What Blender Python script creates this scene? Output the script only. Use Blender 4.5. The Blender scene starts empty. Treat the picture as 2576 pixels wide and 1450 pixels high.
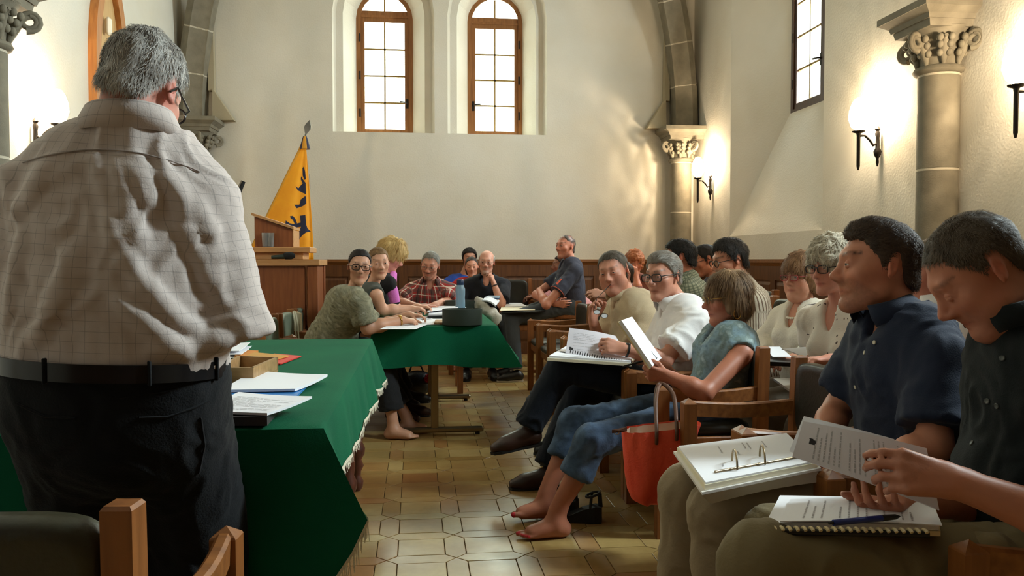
import bpy, bmesh, math, random
import numpy as np
from mathutils import Vector, Matrix
random.seed(7); rng = np.random.default_rng(7)
PI = math.pi
R_ = math.radians
sc = bpy.context.scene
COL = sc.collection

# ------------------------------------------------------------------ camera
CAM_H, F_PX = 1.18, 2090.0
YAW, PITCH = R_(6.63), math.atan(70 / F_PX)
cam_d = bpy.data.cameras.new('camera'); cam = bpy.data.objects.new('camera', cam_d); COL.objects.link(cam)
cam.location = (0, 0, CAM_H)
cam.rotation_euler = (PI / 2 - PITCH, 0, -YAW)
cam_d.sensor_width = 36; cam_d.lens = 36 * F_PX / 2576; cam_d.clip_start = .05; cam_d.clip_end = 200
sc.camera = cam
CF = Vector((math.sin(YAW) * math.cos(PITCH), math.cos(YAW) * math.cos(PITCH), -math.sin(PITCH)))
CR = Vector((math.cos(YAW), -math.sin(YAW), 0)); CU = CR.cross(CF)
def at(px, py, Y=None, X=None, Z=None):
    """room point seen at photo pixel (px,py) on the plane y=Y, x=X or z=Z"""
    d = CF + CR * ((px - 1288) / F_PX) + CU * ((725 - py) / F_PX)
    if Y is not None: t = Y / d.y
    elif X is not None: t = X / d.x
    else: t = (Z - CAM_H) / d.z
    return Vector((0, 0, CAM_H)) + d * t

# ------------------------------------------------------------------ world, exposure, daylight
w = bpy.data.worlds.new('sky'); sc.world = w; w.use_nodes = True
bg = w.node_tree.nodes['Background']; bg.inputs[0].default_value = (.96, 1.0, .97, 1); bg.inputs[1].default_value = 5.5
sc.view_settings.view_transform = 'Standard'; sc.view_settings.look = 'None'
sc.view_settings.gamma = 1; sc.view_settings.use_curve_mapping = False
sc.view_settings.exposure = 0.0
sc.cycles.use_denoising = True
sc.cycles.max_bounces = 8; sc.cycles.diffuse_bounces = 4; sc.cycles.transparent_max_bounces = 16
sc.cycles.sample_clamp_indirect = 6
XL, XR, YF, YB, ZC = -2.76, 3.56, 10.4, -2.6, 6.4     # walls, far wall, rear wall, ceiling
def daylight(loc, rot, sx, sy, watts, col):
    l = bpy.data.lights.new('daylight', 'AREA'); l.shape = 'RECTANGLE'; l.size = sx; l.size_y = sy; l.energy = watts; l.color = col
    o = bpy.data.objects.new('daylight', l); COL.objects.link(o); o.location = loc; o.rotation_euler = rot
    return o
DAY = (.80, .90, 1.0)
WIN_R = [8.05, 2.75]; WIN_L = []; WIN_F = [-.375, 1.025]
for y in WIN_R: daylight((XR + .75, y, 3.9), (0, R_(68), 0), 2.6, .9, {8.05: 900, 2.75: 1300}[y], DAY)
for x in WIN_F: daylight((x, YF + .85, 3.9), (R_(-70), 0, 0), .9, 2.6, 170, (.9, 1.0, .9))

# ------------------------------------------------------------------ helpers
def srgb(r, g, b):
    f = lambda c: ((c / 255 + .055) / 1.055) ** 2.4 if c > 10 else c / 255 / 12.92
    return (f(r), f(g), f(b))
MATS = {}
def mat(name, col, rough=.6, metal=0., spec=.5, noise=None, bump=None, sub=0., emit=None, trans=0., coat=0., sheen=0.):
    """noise=(scale, second colour, stretch xyz) ; bump=(scale, strength)"""
    if name in MATS: return MATS[name]
    m = bpy.data.materials.new(name); m.use_nodes = True; nt = m.node_tree; b = nt.nodes['Principled BSDF']
    c = (*srgb(*col), 1)
    b.inputs['Base Color'].default_value = c; b.inputs['Roughness'].default_value = rough
    b.inputs['Metallic'].default_value = metal; b.inputs['Specular IOR Level'].default_value = spec
    if sub: b.inputs['Subsurface Weight'].default_value = sub; b.inputs['Subsurface Radius'].default_value = (.012, .004, .002)
    if coat: b.inputs['Coat Weight'].default_value = coat; b.inputs['Coat Roughness'].default_value = .15
    if sheen: b.inputs['Sheen Weight'].default_value = sheen
    if emit: b.inputs['Emission Color'].default_value = (*srgb(*emit[0]), 1); b.inputs['Emission Strength'].default_value = emit[1]
    if trans: b.inputs['Transmission Weight'].default_value = trans
    tc = nt.nodes.new('ShaderNodeTexCoord')
    if noise:
        mp = nt.nodes.new('ShaderNodeMapping'); nt.links.new(tc.outputs['Object'], mp.inputs[0])
        if len(noise) > 2: mp.inputs['Scale'].default_value = noise[2]
        n = nt.nodes.new('ShaderNodeTexNoise'); n.inputs['Scale'].default_value = noise[0]; n.inputs['Detail'].default_value = 5
        nt.links.new(mp.outputs[0], n.inputs[0])
        rp = nt.nodes.new('ShaderNodeValToRGB'); rp.color_ramp.elements[0].position = .35; rp.color_ramp.elements[1].position = .68
        rp.color_ramp.elements[0].color = c; rp.color_ramp.elements[1].color = (*srgb(*noise[1]), 1)
        nt.links.new(n.outputs[0], rp.inputs[0]); nt.links.new(rp.outputs[0], b.inputs['Base Color'])
    if bump:
        n2 = nt.nodes.new('ShaderNodeTexNoise'); n2.inputs['Scale'].default_value = bump[0]; n2.inputs['Detail'].default_value = 4
        nt.links.new(tc.outputs['Object'], n2.inputs[0])
        bp = nt.nodes.new('ShaderNodeBump'); bp.inputs['Strength'].default_value = bump[1]; bp.inputs['Distance'].default_value = .01
        nt.links.new(n2.outputs[0], bp.inputs['Height']); nt.links.new(bp.outputs[0], b.inputs['Normal'])
    MATS[name] = m
    return m
def wood(name, c1, c2, axis=2, rough=.45):
    s = [14, 14, 14]; s[axis] = 1.2
    return mat(name, c1, rough, noise=(3.0, c2, tuple(s)), bump=(60, .05), coat=.08)

class MB:
    """collects shapes into one mesh"""
    def __init__(s): s.v = []; s.f = []; s.n = 0
    def add(s, v, f):
        s.v.append(np.asarray([tuple(p) for p in v], dtype=float) if not isinstance(v, np.ndarray) else v)
        s.f += [tuple(i + s.n for i in q) for q in f]; s.n += len(v); return s
    def box(s, c, size, rot=None, bev=.004):
        hx, hy, hz = [d / 2 for d in size]; b = min(bev, hx * .9, hy * .9, hz * .9)
        bm = bmesh.new(); pts = []
        for sx in (-1, 1):
            for sy in (-1, 1):
                for sz in (-1, 1):
                    if b <= 0: pts.append((sx * hx, sy * hy, sz * hz))
                    else:
                        pts += [(sx * (hx - b), sy * (hy - b), sz * hz), (sx * (hx - b), sy * hy, sz * (hz - b)), (sx * hx, sy * (hy - b), sz * (hz - b))]
        return s.hull(pts, c, rot)
    def hull(s, pts, c=(0, 0, 0), rot=None):
        bm = bmesh.new()
        for p in pts: bm.verts.new(p)
        bmesh.ops.convex_hull(bm, input=bm.verts)
        bmesh.ops.dissolve_limit(bm, angle_limit=.01, verts=bm.verts, edges=bm.edges)
        bm.verts.index_update(); M = (rot or Matrix()).to_4x4(); cc = Vector(c)
        vs = [M @ v.co + cc for v in bm.verts]; fs = [[v.index for v in f.verts] for f in bm.faces]
        bm.free(); return s.add(vs, fs)
    def tube(s, pts, r, seg=8, caps=True, closed=False, flat=None):
        pts = [Vector(p) for p in pts]; n = len(pts)
        rr = r if isinstance(r, (list, tuple)) else [r] * n
        vs = []; up = None
        for i, p in enumerate(pts):
            if closed: t = pts[(i + 1) % n] - pts[i - 1]
            else: t = pts[min(i + 1, n - 1)] - pts[max(i - 1, 0)]
            t.normalize()
            if up is None:
                up = t.orthogonal().normalized() if flat is None else (Vector(flat) - t * t.dot(Vector(flat))).normalized()
            up = (up - t * t.dot(up)).normalized(); sd = t.cross(up)
            for j in range(seg):
                a = 2 * PI * (j + (.5 if seg == 4 else 0)) / seg
                vs.append(p + (up * math.cos(a) + sd * math.sin(a)) * rr[i])
        fs = []
        for i in range(n if closed else n - 1):
            for j in range(seg):
                a = i * seg + j; b = i * seg + (j + 1) % seg; i2 = (i + 1) % n
                fs.append((a, b, i2 * seg + (j + 1) % seg, i2 * seg + j))
        if caps and not closed: fs += [tuple(range(seg))[::-1], tuple((n - 1) * seg + j for j in range(seg))]
        return s.add(vs, fs)
    def lathe(s, prof, c=(0, 0, 0), seg=20, rot=None, squash=(1, 1)):
        vs = []; M = (rot or Matrix()).to_3x3(); cc = Vector(c)
        for r, z in prof:
            for j in range(seg):
                a = 2 * PI * j / seg; vs.append(M @ Vector((r * math.cos(a) * squash[0], r * math.sin(a) * squash[1], z)) + cc)
        n = len(prof); fs = [(i * seg + j, i * seg + (j + 1) % seg, (i + 1) * seg + (j + 1) % seg, (i + 1) * seg + j) for i in range(n - 1) for j in range(seg)]
        fs += [tuple(range(seg))[::-1], tuple((n - 1) * seg + j for j in range(seg))]
        return s.add(vs, fs)
    def prism(s, poly, M, t):
        """2D outline (x,y) extruded by t along local z"""
        n = len(poly); M = M.to_4x4()
        vs = [M @ Vector((x, y, 0)) for x, y in poly] + [M @ Vector((x, y, t)) for x, y in poly]
        fs = [tuple(range(n))[::-1], tuple(range(n, 2 * n))] + [(i, (i + 1) % n, n + (i + 1) % n, n + i) for i in range(n)]
        return s.add(vs, fs)
    def loft(s, rings, closed=True, caps=False):
        n = len(rings[0]); vs = [p for r in rings for p in r]; fs = []
        for i in range(len(rings) - 1):
            for j in range(n if closed else n - 1):
                fs.append((i * n + j, i * n + (j + 1) % n, (i + 1) * n + (j + 1) % n, (i + 1) * n + j))
        if caps: fs += [tuple(range(n))[::-1], tuple((len(rings) - 1) * n + j for j in range(n))]
        return s.add(vs, fs)
    def sphere(s, c, r, seg=12, rings=8, rot=None):
        rr = (r, r, r) if not isinstance(r, (tuple, list)) else r
        M = (rot or Matrix()).to_3x3(); vs = []
        for i in range(rings + 1):
            th = PI * i / rings
            for j in range(seg):
                a = 2 * PI * j / seg
                vs.append(M @ Vector((rr[0] * math.sin(th) * math.cos(a), rr[1] * math.sin(th) * math.sin(a), rr[2] * math.cos(th))) + Vector(c))
        fs = [(i * seg + j, (i + 1) * seg + j, (i + 1) * seg + (j + 1) % seg, i * seg + (j + 1) % seg) for i in range(rings) for j in range(seg)]
        return s.add(vs, fs)
    def build(s, name, m, parent=None, smooth=None, origin=None, **tags):
        v = np.concatenate(s.v) if s.v else np.zeros((0, 3))
        if origin is not None: v = v - np.array(origin)
        me = bpy.data.meshes.new(name); me.from_pydata(v.tolist(), [], s.f)
        return mk(name, me, m, parent, smooth, origin, **tags)
def mk(name, me, m, parent=None, smooth=None, origin=None, **tags):
    for mm in (m if isinstance(m, (list, tuple)) else [m]): me.materials.append(mm)
    if smooth is not None:
        if smooth >= 180: me.shade_smooth()
        else:
            me.shade_smooth(); me.set_sharp_from_angle(angle=R_(smooth))
    o = bpy.data.objects.new(name, me); COL.objects.link(o)
    if parent: o.parent = parent
    if origin is not None: o.location = origin
    for k, val in tags.items():
        if val: o[k] = val
    return o
def thing(name, label, cat, loc=(0, 0, 0), rz=0, group=None):
    o = bpy.data.objects.new(name, None); COL.objects.link(o); o.location = loc; o.rotation_euler = (0, 0, rz)
    o.empty_display_size = .1
    o['label'] = label; o['category'] = cat
    if group: o['group'] = group
    return o
def dup(root, loc, rz, label, group=None):
    r = root.copy(); COL.objects.link(r); r.location = loc; r.rotation_euler = (0, 0, rz); r['label'] = label
    if group: r['group'] = group
    for ch in root.children:
        c = ch.copy(); COL.objects.link(c); c.parent = r
        for g in ch.children:
            d = g.copy(); COL.objects.link(d); d.parent = c
    return r
def rotm(f, u=(0, 0, 1)):
    """matrix whose y axis is f and z axis near u"""
    f = Vector(f).normalized(); u = Vector(u); x = f.cross(u).normalized(); z = x.cross(f)
    return Matrix((x, f, z)).transposed()
def RZ(a): return Matrix.Rotation(a, 3, 'Z')
# ------------------------------------------------------------------ materials of the room
M_plaster = mat('plaster', (217, 211, 198), .85, noise=(1.4, (210, 202, 185)), bump=(55, .22))
M_stone = mat('grey_sandstone', (132, 124, 106), .85, noise=(9, (116, 108, 92)), bump=(120, .2))
M_joint = mat('pale_mortar', (196, 186, 166), .9)
M_oak = wood('wainscot_oak', (98, 58, 24), (74, 41, 16))
M_oakh = wood('wainscot_rail', (132, 82, 36), (104, 62, 26), 0)
M_frame = wood('window_frame_wood', (152, 100, 54), (126, 80, 40))
M_dkframe = wood('dark_window_wood', (72, 42, 28), (54, 30, 20))
M_bar = mat('glazing_bar', (150, 120, 62), .5)
M_iron = mat('black_iron', (38, 32, 28), .5, .6)
def glass_mat(name, tint=(1, 1, 1), mixf=.08):
    m = bpy.data.materials.new(name); m.use_nodes = True; nt = m.node_tree; nt.nodes.remove(nt.nodes['Principled BSDF'])
    t = nt.nodes.new('ShaderNodeBsdfTransparent'); t.inputs[0].default_value = (*tint, 1)
    g = nt.nodes.new('ShaderNodeBsdfGlossy'); g.inputs['Roughness'].default_value = .05
    mx = nt.nodes.new('ShaderNodeMixShader'); mx.inputs[0].default_value = mixf
    nt.links.new(t.outputs[0], mx.inputs[1]); nt.links.new(g.outputs[0], mx.inputs[2]); nt.links.new(mx.outputs[0], nt.nodes['Material Output'].inputs[0])
    return m
M_pane = glass_mat('window_glass', (.97, 1, .96), .05)

# ------------------------------------------------------------------ floor: squares framed by elongated hexagons
M_grout = mat('dark_grout', (112, 94, 62), .9)
floor = MB().box(((XL + XR) / 2, (YF + YB) / 2, -.058), (XR - XL + .6, YF - YB + .6, .1), bev=0).build('floor', M_grout, kind='structure')
def tile_mat():
    m = bpy.data.materials.new('glazed_clay_tile'); m.use_nodes = True; nt = m.node_tree; b = nt.nodes['Principled BSDF']
    N = nt.nodes.new; L = nt.links.new
    gi = N('ShaderNodeNewGeometry'); oi = N('ShaderNodeObjectInfo'); tc = N('ShaderNodeTexCoord')
    # one tone per tile, from the tile's own place in a coarse cell grid
    at_ = N('ShaderNodeAttribute'); at_.attribute_name = 'tone'; at_.attribute_type = 'GEOMETRY'
    add = N('ShaderNodeMath'); add.operation = 'ADD'; L(at_.outputs['Fac'], add.inputs[0]); L(oi.outputs['Random'], add.inputs[1])
    fr = N('ShaderNodeMath'); fr.operation = 'FRACT'; L(add.outputs[0], fr.inputs[0])
    rp = N('ShaderNodeValToRGB'); e = rp.color_ramp.elements
    e[0].color = (*srgb(166, 132, 78), 1); e[1].color = (*srgb(174, 152, 98), 1)
    for p, c in ((.2, (178, 150, 94)), (.45, (158, 124, 70)), (.62, (182, 158, 104)), (.84, (162, 116, 66))):
        k = rp.color_ramp.elements.new(p); k.color = (*srgb(*c), 1)
    L(fr.outputs[0], rp.inputs[0])
    n = N('ShaderNodeTexNoise'); n.inputs['Scale'].default_value = 1.3; n.inputs['Detail'].default_value = 6; L(gi.outputs['Position'], n.inputs[0])
    r2 = N('ShaderNodeValToRGB'); r2.color_ramp.elements[0].position = .36; r2.color_ramp.elements[0].color = (*srgb(176, 120, 72), 1)
    r2.color_ramp.elements[1].position = .55; r2.color_ramp.elements[1].color = (1, 1, 1, 1); L(n.outputs[0], r2.inputs[0])
    mx = N('ShaderNodeMix'); mx.data_type = 'RGBA'; mx.blend_type = 'MULTIPLY'; mx.inputs[0].default_value = .6
    L(rp.outputs[0], mx.inputs[6]); L(r2.outputs[0], mx.inputs[7])
    n3 = N('ShaderNodeTexNoise'); n3.inputs['Scale'].default_value = 30; n3.inputs['Detail'].default_value = 5; L(gi.outputs['Position'], n3.inputs[0])
    r3 = N('ShaderNodeValToRGB'); r3.color_ramp.elements[0].color = (.72, .68, .6, 1); r3.color_ramp.elements[1].color = (1.1, 1.1, 1.1, 1); L(n3.outputs[0], r3.inputs[0])
    m2 = N('ShaderNodeMix'); m2.data_type = 'RGBA'; m2.blend_type = 'MULTIPLY'; m2.inputs[0].default_value = .8
    L(mx.outputs[2], m2.inputs[6]); L(r3.outputs[0], m2.inputs[7]); L(m2.outputs[2], b.inputs['Base Color'])
    n4 = N('ShaderNodeTexNoise'); n4.inputs['Scale'].default_value = 5; L(gi.outputs['Position'], n4.inputs[0])
    mr = N('ShaderNodeMapRange'); mr.inputs[3].default_value = .22; mr.inputs[4].default_value = .5; L(n4.outputs[0], mr.inputs[0]); L(mr.outputs[0], b.inputs['Roughness'])
    bp = N('ShaderNodeBump'); bp.inputs['Strength'].default_value = .18; bp.inputs['Distance'].default_value = .01; L(n4.outputs[0], bp.inputs['Height']); L(bp.outputs[0], b.inputs['Normal'])
    return m
M_tile = tile_mat()
TS, TW = .19, .085; TP = TS + TW; G = .0016
def tile_shape(outline):
    out = [(x * (1), y * 1) for x, y in outline]; n = len(out)
    ins = [(x - math.copysign(.0014, x) if abs(x) > .003 else x, y - math.copysign(.0014, y) if abs(y) > .003 else y) for x, y in out]
    v = [(x, y, -.012) for x, y in out] + [(x, y, -.0007) for x, y in out] + [(x, y, 0) for x, y in ins]
    f = [tuple(range(2 * n, 3 * n))] + [(i, (i + 1) % n, n + (i + 1) % n, n + i) for i in range(n)] + [(n + i, n + (i + 1) % n, 2 * n + (i + 1) % n, 2 * n + i) for i in range(n)]
    return v, f
a = TS / 2 - G; hw = TW / 2 - G; hl = TS / 2 + TW / 2 - G * 1.5; ha = TS / 2 - G * .5
SHAPES = [tile_shape([(-a, -a), (a, -a), (a, a), (-a, a)]),
          tile_shape([(-ha, -hw), (ha, -hw), (hl, 0), (ha, hw), (-ha, hw), (-hl, 0)]),
          tile_shape([(hw, -ha), (hw, ha), (0, hl), (-hw, ha), (-hw, -ha), (0, -hl)])]
TM = []
for v, f in SHAPES:
    me = bpy.data.meshes.new('tile'); me.from_pydata(v, [], f); me.materials.append(M_tile)
    TM.append(me)
rest = MB(); rest_tone = []; cand = []
for i in range(int((XL - XR) / TP) - 1, int((XR - XL) / TP) + 2):
    for j in range(int(YB / TP) - 1, int(YF / TP) + 2):
        for k, (ox, oy) in enumerate(((0, 0), (0, TP / 2), (TP / 2, 0))):
            x, y = .02 + i * TP + ox, .1 + j * TP + oy
            if not (XL + .05 < x < XR - .05 and YB + .1 < y < YF - .05): continue
            dz = random.uniform(-.0006, .0004); rz = random.uniform(-.003, .003)
            see = (2.75 < y < 7.6 and -.42 - .0 * y < x < .98 - .05 * max(0, y - 5)) and not (y < 3.3 and x > .75)
            cand.append((y if see else 99, x, y, dz, rz, k))
cand.sort()
for q, (key, x, y, dz, rz, k) in enumerate(cand):
    if q < 297 and key < 90:
        o = bpy.data.objects.new('tile', TM[k]); COL.objects.link(o); o.parent = floor; o.location = (x, y, dz); o.rotation_euler = (0, 0, rz)
    else:
        v, f = SHAPES[k]; rest.add([(x + p[0], y + p[1], dz + p[2]) for p in v], f); rest_tone += [random.random()] * len(v)
ro = rest.build('tiling', M_tile, floor, kind='stuff')
ta = ro.data.attributes.new('tone', 'FLOAT', 'POINT'); ta.data.foreach_set('value', rest_tone)

# ------------------------------------------------------------------ walls
def arch(c, hw, z0, zs, n=10, pointed=0):
    """closed outline (u,z): sill z0, springing zs, round arch"""
    pts = [(c - hw, z0), (c + hw, z0)]
    for i in range(n + 1):
        a = PI * i / n; pts.append((c + hw * math.cos(a), zs + hw * math.sin(a)))
    return pts
def wall_with_holes(name, outline, holes, to3, thick_dir, m=None):
    cu = bpy.data.curves.new(name, 'CURVE'); cu.dimensions = '2D'; cu.fill_mode = 'FRONT'
    for pl in [outline] + holes:
        sp = cu.splines.new('POLY'); sp.points.add(len(pl) - 1); sp.use_cyclic_u = True
        for p, q in zip(sp.points, pl): p.co = (q[0], q[1], 0, 1)
    o = bpy.data.objects.new('tmp', cu); COL.objects.link(o)
    me = bpy.data.meshes.new_from_object(o.evaluated_get(bpy.context.evaluated_depsgraph_get()))
    bpy.data.objects.remove(o); bpy.data.curves.remove(cu)
    vs = [v.co.copy() for v in me.vertices]; fs = [tuple(p.vertices) for p in me.polygons]
    me2 = bpy.data.meshes.new(name); me2.from_pydata([to3(v.x, v.y, 0) for v in vs], [], fs)
    return me2
def make_wall(name, u0, u1, holes_spec, to3, frame_m, sill_drop=None):
    """holes_spec: list of (centre, outer half width, mid half width, frame half width, z0, zs, recess depth)"""
    holes = []
    for (c, ho, hm, hf, z0, zs, dp, zo) in holes_spec:
        holes.append(arch(c, ho, zo, zs))
    me = wall_with_holes(name, [(u0, -.1), (u1, -.1), (u1, ZC), (u0, ZC)], holes, to3, None)
    mb = MB(); mb.add([v.co.copy() for v in me.vertices], [tuple(p.vertices) for p in me.polygons])
    for (c, ho, hm, hf, z0, zs, dp, zo) in holes_spec:
        rings = [[to3(u, z, 0) for u, z in arch(c, ho, zo, zs)]]
        if hm: rings += [[to3(u, z, dp * .28) for u, z in arch(c, ho - .035, zo, zs)], [to3(u, z, dp * .3) for u, z in arch(c, hm, z0, zs)]]
        rings.append([to3(u, z, dp) for u, z in arch(c, hf, z0, zs)])
        rings.append([to3(u, z, dp + .12) for u, z in arch(c, hf, z0, zs)])
        mb.loft(rings)
    return mb.build(name, M_plaster, smooth=None, kind='structure')
f_far = lambda u, z, d: Vector((u, YF + d, z))
f_right = lambda u, z, d: Vector((XR + d, u, z))
f_left = lambda u, z, d: Vector((XL - d, u, z))
ZW, ZS = 2.755, 4.22
far_specs = [(x, .62, .50, .355, ZW, ZS, .3, ZW) for x in WIN_F]
wall_far = make_wall('wall_far', XL, XR, far_specs, f_far, M_frame)
wall_right = make_wall('wall_right', YB, YF, [(y, 1.085, None, .36, ZW - .03, ZS, .37, 1.45) for y in WIN_R], f_right, M_dkframe)
wall_left = make_wall('wall_left', YB, YF, [(y, 1.085, None, .36, ZW - .03, ZS, .37, 1.45) for y in WIN_L], f_left, M_dkframe)
MB().box(((XL + XR) / 2, YB - .1, ZC / 2), (XR - XL, .2, ZC), bev=0).build('wall_rear', M_oak, kind='structure')  # rear wall out of view, dark and brought close to cut light from behind
MB().box(((XL + XR) / 2, (YB + YF) / 2, ZC + .1), (XR - XL, YF - YB, .2), bev=0).build('ceiling', M_plaster, kind='structure')

def make_window(n, c, to3, m, zt, hf=.355, z0=ZW, zs=ZS, detail=True, handle_side=1, hinge=True):
    """arched casement: outer frame, sash, transom at zt, glazing bars, one object per pane"""
    def ring(h_o, z_o, h_i, z_i, d0, d1, zs_=zs, arched=True, ztop=None):
        mb = MB()
        o_ = arch(c, h_o, z_o, zs_) if arched else [(c - h_o, z_o), (c + h_o, z_o), (c + h_o, ztop), (c - h_o, ztop)]
        i_ = arch(c, h_i, z_i, zs_) if arched else [(c - h_i, z_i), (c + h_i, z_i), (c + h_i, ztop - (z_i - z_o)), (c - h_i, ztop - (z_i - z_o))]
        mb.loft([[to3(u, z, d0) for u, z in i_], [to3(u, z, d0) for u, z in o_], [to3(u, z, d1) for u, z in o_], [to3(u, z, d1) for u, z in i_], [to3(u, z, d0) for u, z in i_]])
        return mb
    D = .30 if to3 is f_far else .37
    win = ring(hf + .002, z0 - .0, hf - .055, z0 + .03, D, D + .09).build('window_%d' % n, m, kind='structure')
    sash = ring(hf - .05, z0 + .028, hf - .105, z0 + .085, D + .015, D + .07, arched=False, ztop=zt).build('sash', m, win)
    q = MB(); bx = lambda u0, u1, z_0, z_1, d0, d1: q.hull([to3(u, z, d) for u in (u0, u1) for z in (z_0, z_1) for d in (d0, d1)])
    bx(c - hf + .05, c + hf - .05, zt, zt + .03, D + .005, D + .08); bx(c - hf + .05, c + hf - .05, zt + .034, zt + .085, D + .02, D + .07)
    q.build('transom', m, win)
    pw = hf - .105; zb, ztp = z0 + .085, zt - .057
    rows = 4
    for r in range(1, rows):
        q = MB(); z = zb + (ztp - zb) * r / rows; bx(c - pw, c + pw, z - .010, z + .010, D + .03, D + .05); q.build('glazing_bar', M_bar, win)
    q = MB(); bx(c - .010, c + .010, zb, zs + hf - .06, D + .03, D + .05); q.build('glazing_bar', M_bar, win)
    for r in range(rows):
        for s in (0, 1):
            q = MB(); z_0, z_1 = zb + (ztp - zb) * r / rows + .004, zb + (ztp - zb) * (r + 1) / rows - .004
            u0, u1 = (c - pw, c - .004) if s == 0 else (c + .004, c + pw)
            bx(u0, u1, z_0, z_1, D + .037, D + .042); q.build('pane', M_pane, win)
    for s in (-1, 1):
        out = [(c + s * .004, zt + .08), (c + s * (hf - .06), zt + .08)]
        for i in range(9):
            a = PI / 2 * i / 8; out.append((c + s * max(.004, (hf - .06) * math.cos(a)), max(zt + .08, zs) + (hf - .06) * math.sin(a)))
        if detail:
            q = MB(); q.loft([[to3(u, z, D + .037) for u, z in out], [to3(u, z, D + .042) for u, z in out]], caps=True); q.build('pane', M_pane, win)
    q = MB(); zh = zb + (ztp - zb) / rows + .0; uh = c + handle_side * (hf - .075)
    q.hull([to3(u, z, d) for u in (uh - .014, uh + .014) for z in (zh - .07, zh + .05) for d in (D + .0, D + .02)])
    q.tube([to3(uh, zh, D + .005), to3(uh, zh, D - .03), to3(uh - handle_side * .09, zh + .008, D - .035)], .010, 8)
    q.build('window_handle', M_iron, win)
    if hinge:
        for zz in (.15, .5, .85):
            q = MB(); z = zb + (ztp - zb) * zz; uu = c - handle_side * (hf - .045)
            q.tube([to3(uu, z - .05, D + .0), to3(uu, z + .05, D + .0)], .010, 8); q.build('hinge', M_iron, win)
    return win
make_window(1, WIN_F[0], f_far, M_frame, 4.24, handle_side=1)
make_window(2, WIN_F[1], f_far, M_frame, 4.20, handle_side=-1)
make_window(3, WIN_R[0], f_right, M_dkframe, 4.24, hf=.36, z0=ZW - .03, handle_side=-1)
make_window(4, WIN_R[1], f_right, M_dkframe, 4.24, hf=.36, z0=ZW - .03)

# ------------------------------------------------------------------ oak wainscot: rails, stiles and panels
def wainscot(n, u0, u1, to3, pw=.62, top=1.165):
    q = MB(); H = lambda ua, ub, za, zb, da, db: q.hull([to3(u, z, -d) for u in (ua, ub) for z in (za, zb) for d in (da, db)])
    H(u0, u1, 0, top, 0, .012); base = q.build('trim_%d' % n, M_oak, kind='structure')
    q = MB(); H(u0, u1, top - .01, top + .025, 0, .055); q.hull([to3(u, z, -d) for u in (u0, u1) for z, d in ((top - .05, .0), (top - .05, .022), (top - .01, .045), (top - .01, 0))]); q.build('cap_rail', M_oakh, base)
    for za, zb in ((.0, .14), (.98, top - .045), (.5, .58)):
        q = MB(); H(u0, u1, za, zb, .012, .03); q.build('rail', M_oakh if 0 else M_oak, base)
    k = max(1, round((u1 - u0) / pw)); st = (u1 - u0) / k
    for i in range(k + 1):
        u = u0 + i * st; q = MB(); H(max(u0, u - .055), min(u1, u + .055), .14, 1.0, .0125, .0295); q.build('stile', M_oak, base)
        if i < k:
            for za, zb in ((.6, .96), (.16, .48)):
                q = MB(); q.hull([to3(uu, z, -d) for uu, z, d in [(a_, b_, .012) for a_ in (u + .06, u + st - .06) for b_ in (za, zb)] + [(a_, b_, .022) for a_ in (u + .09, u + st - .09) for b_ in (za + .03, zb - .03)]])
                q.build('panel', M_oak, base)
    return base
wainscot(1, XL + .15, XR - .02, f_far)
wainscot(2, 5.45, YF - .02, f_right)
wainscot(3, .3, 4.95, f_right)
wainscot(4, 5.45, YF - .02, f_left)

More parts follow.
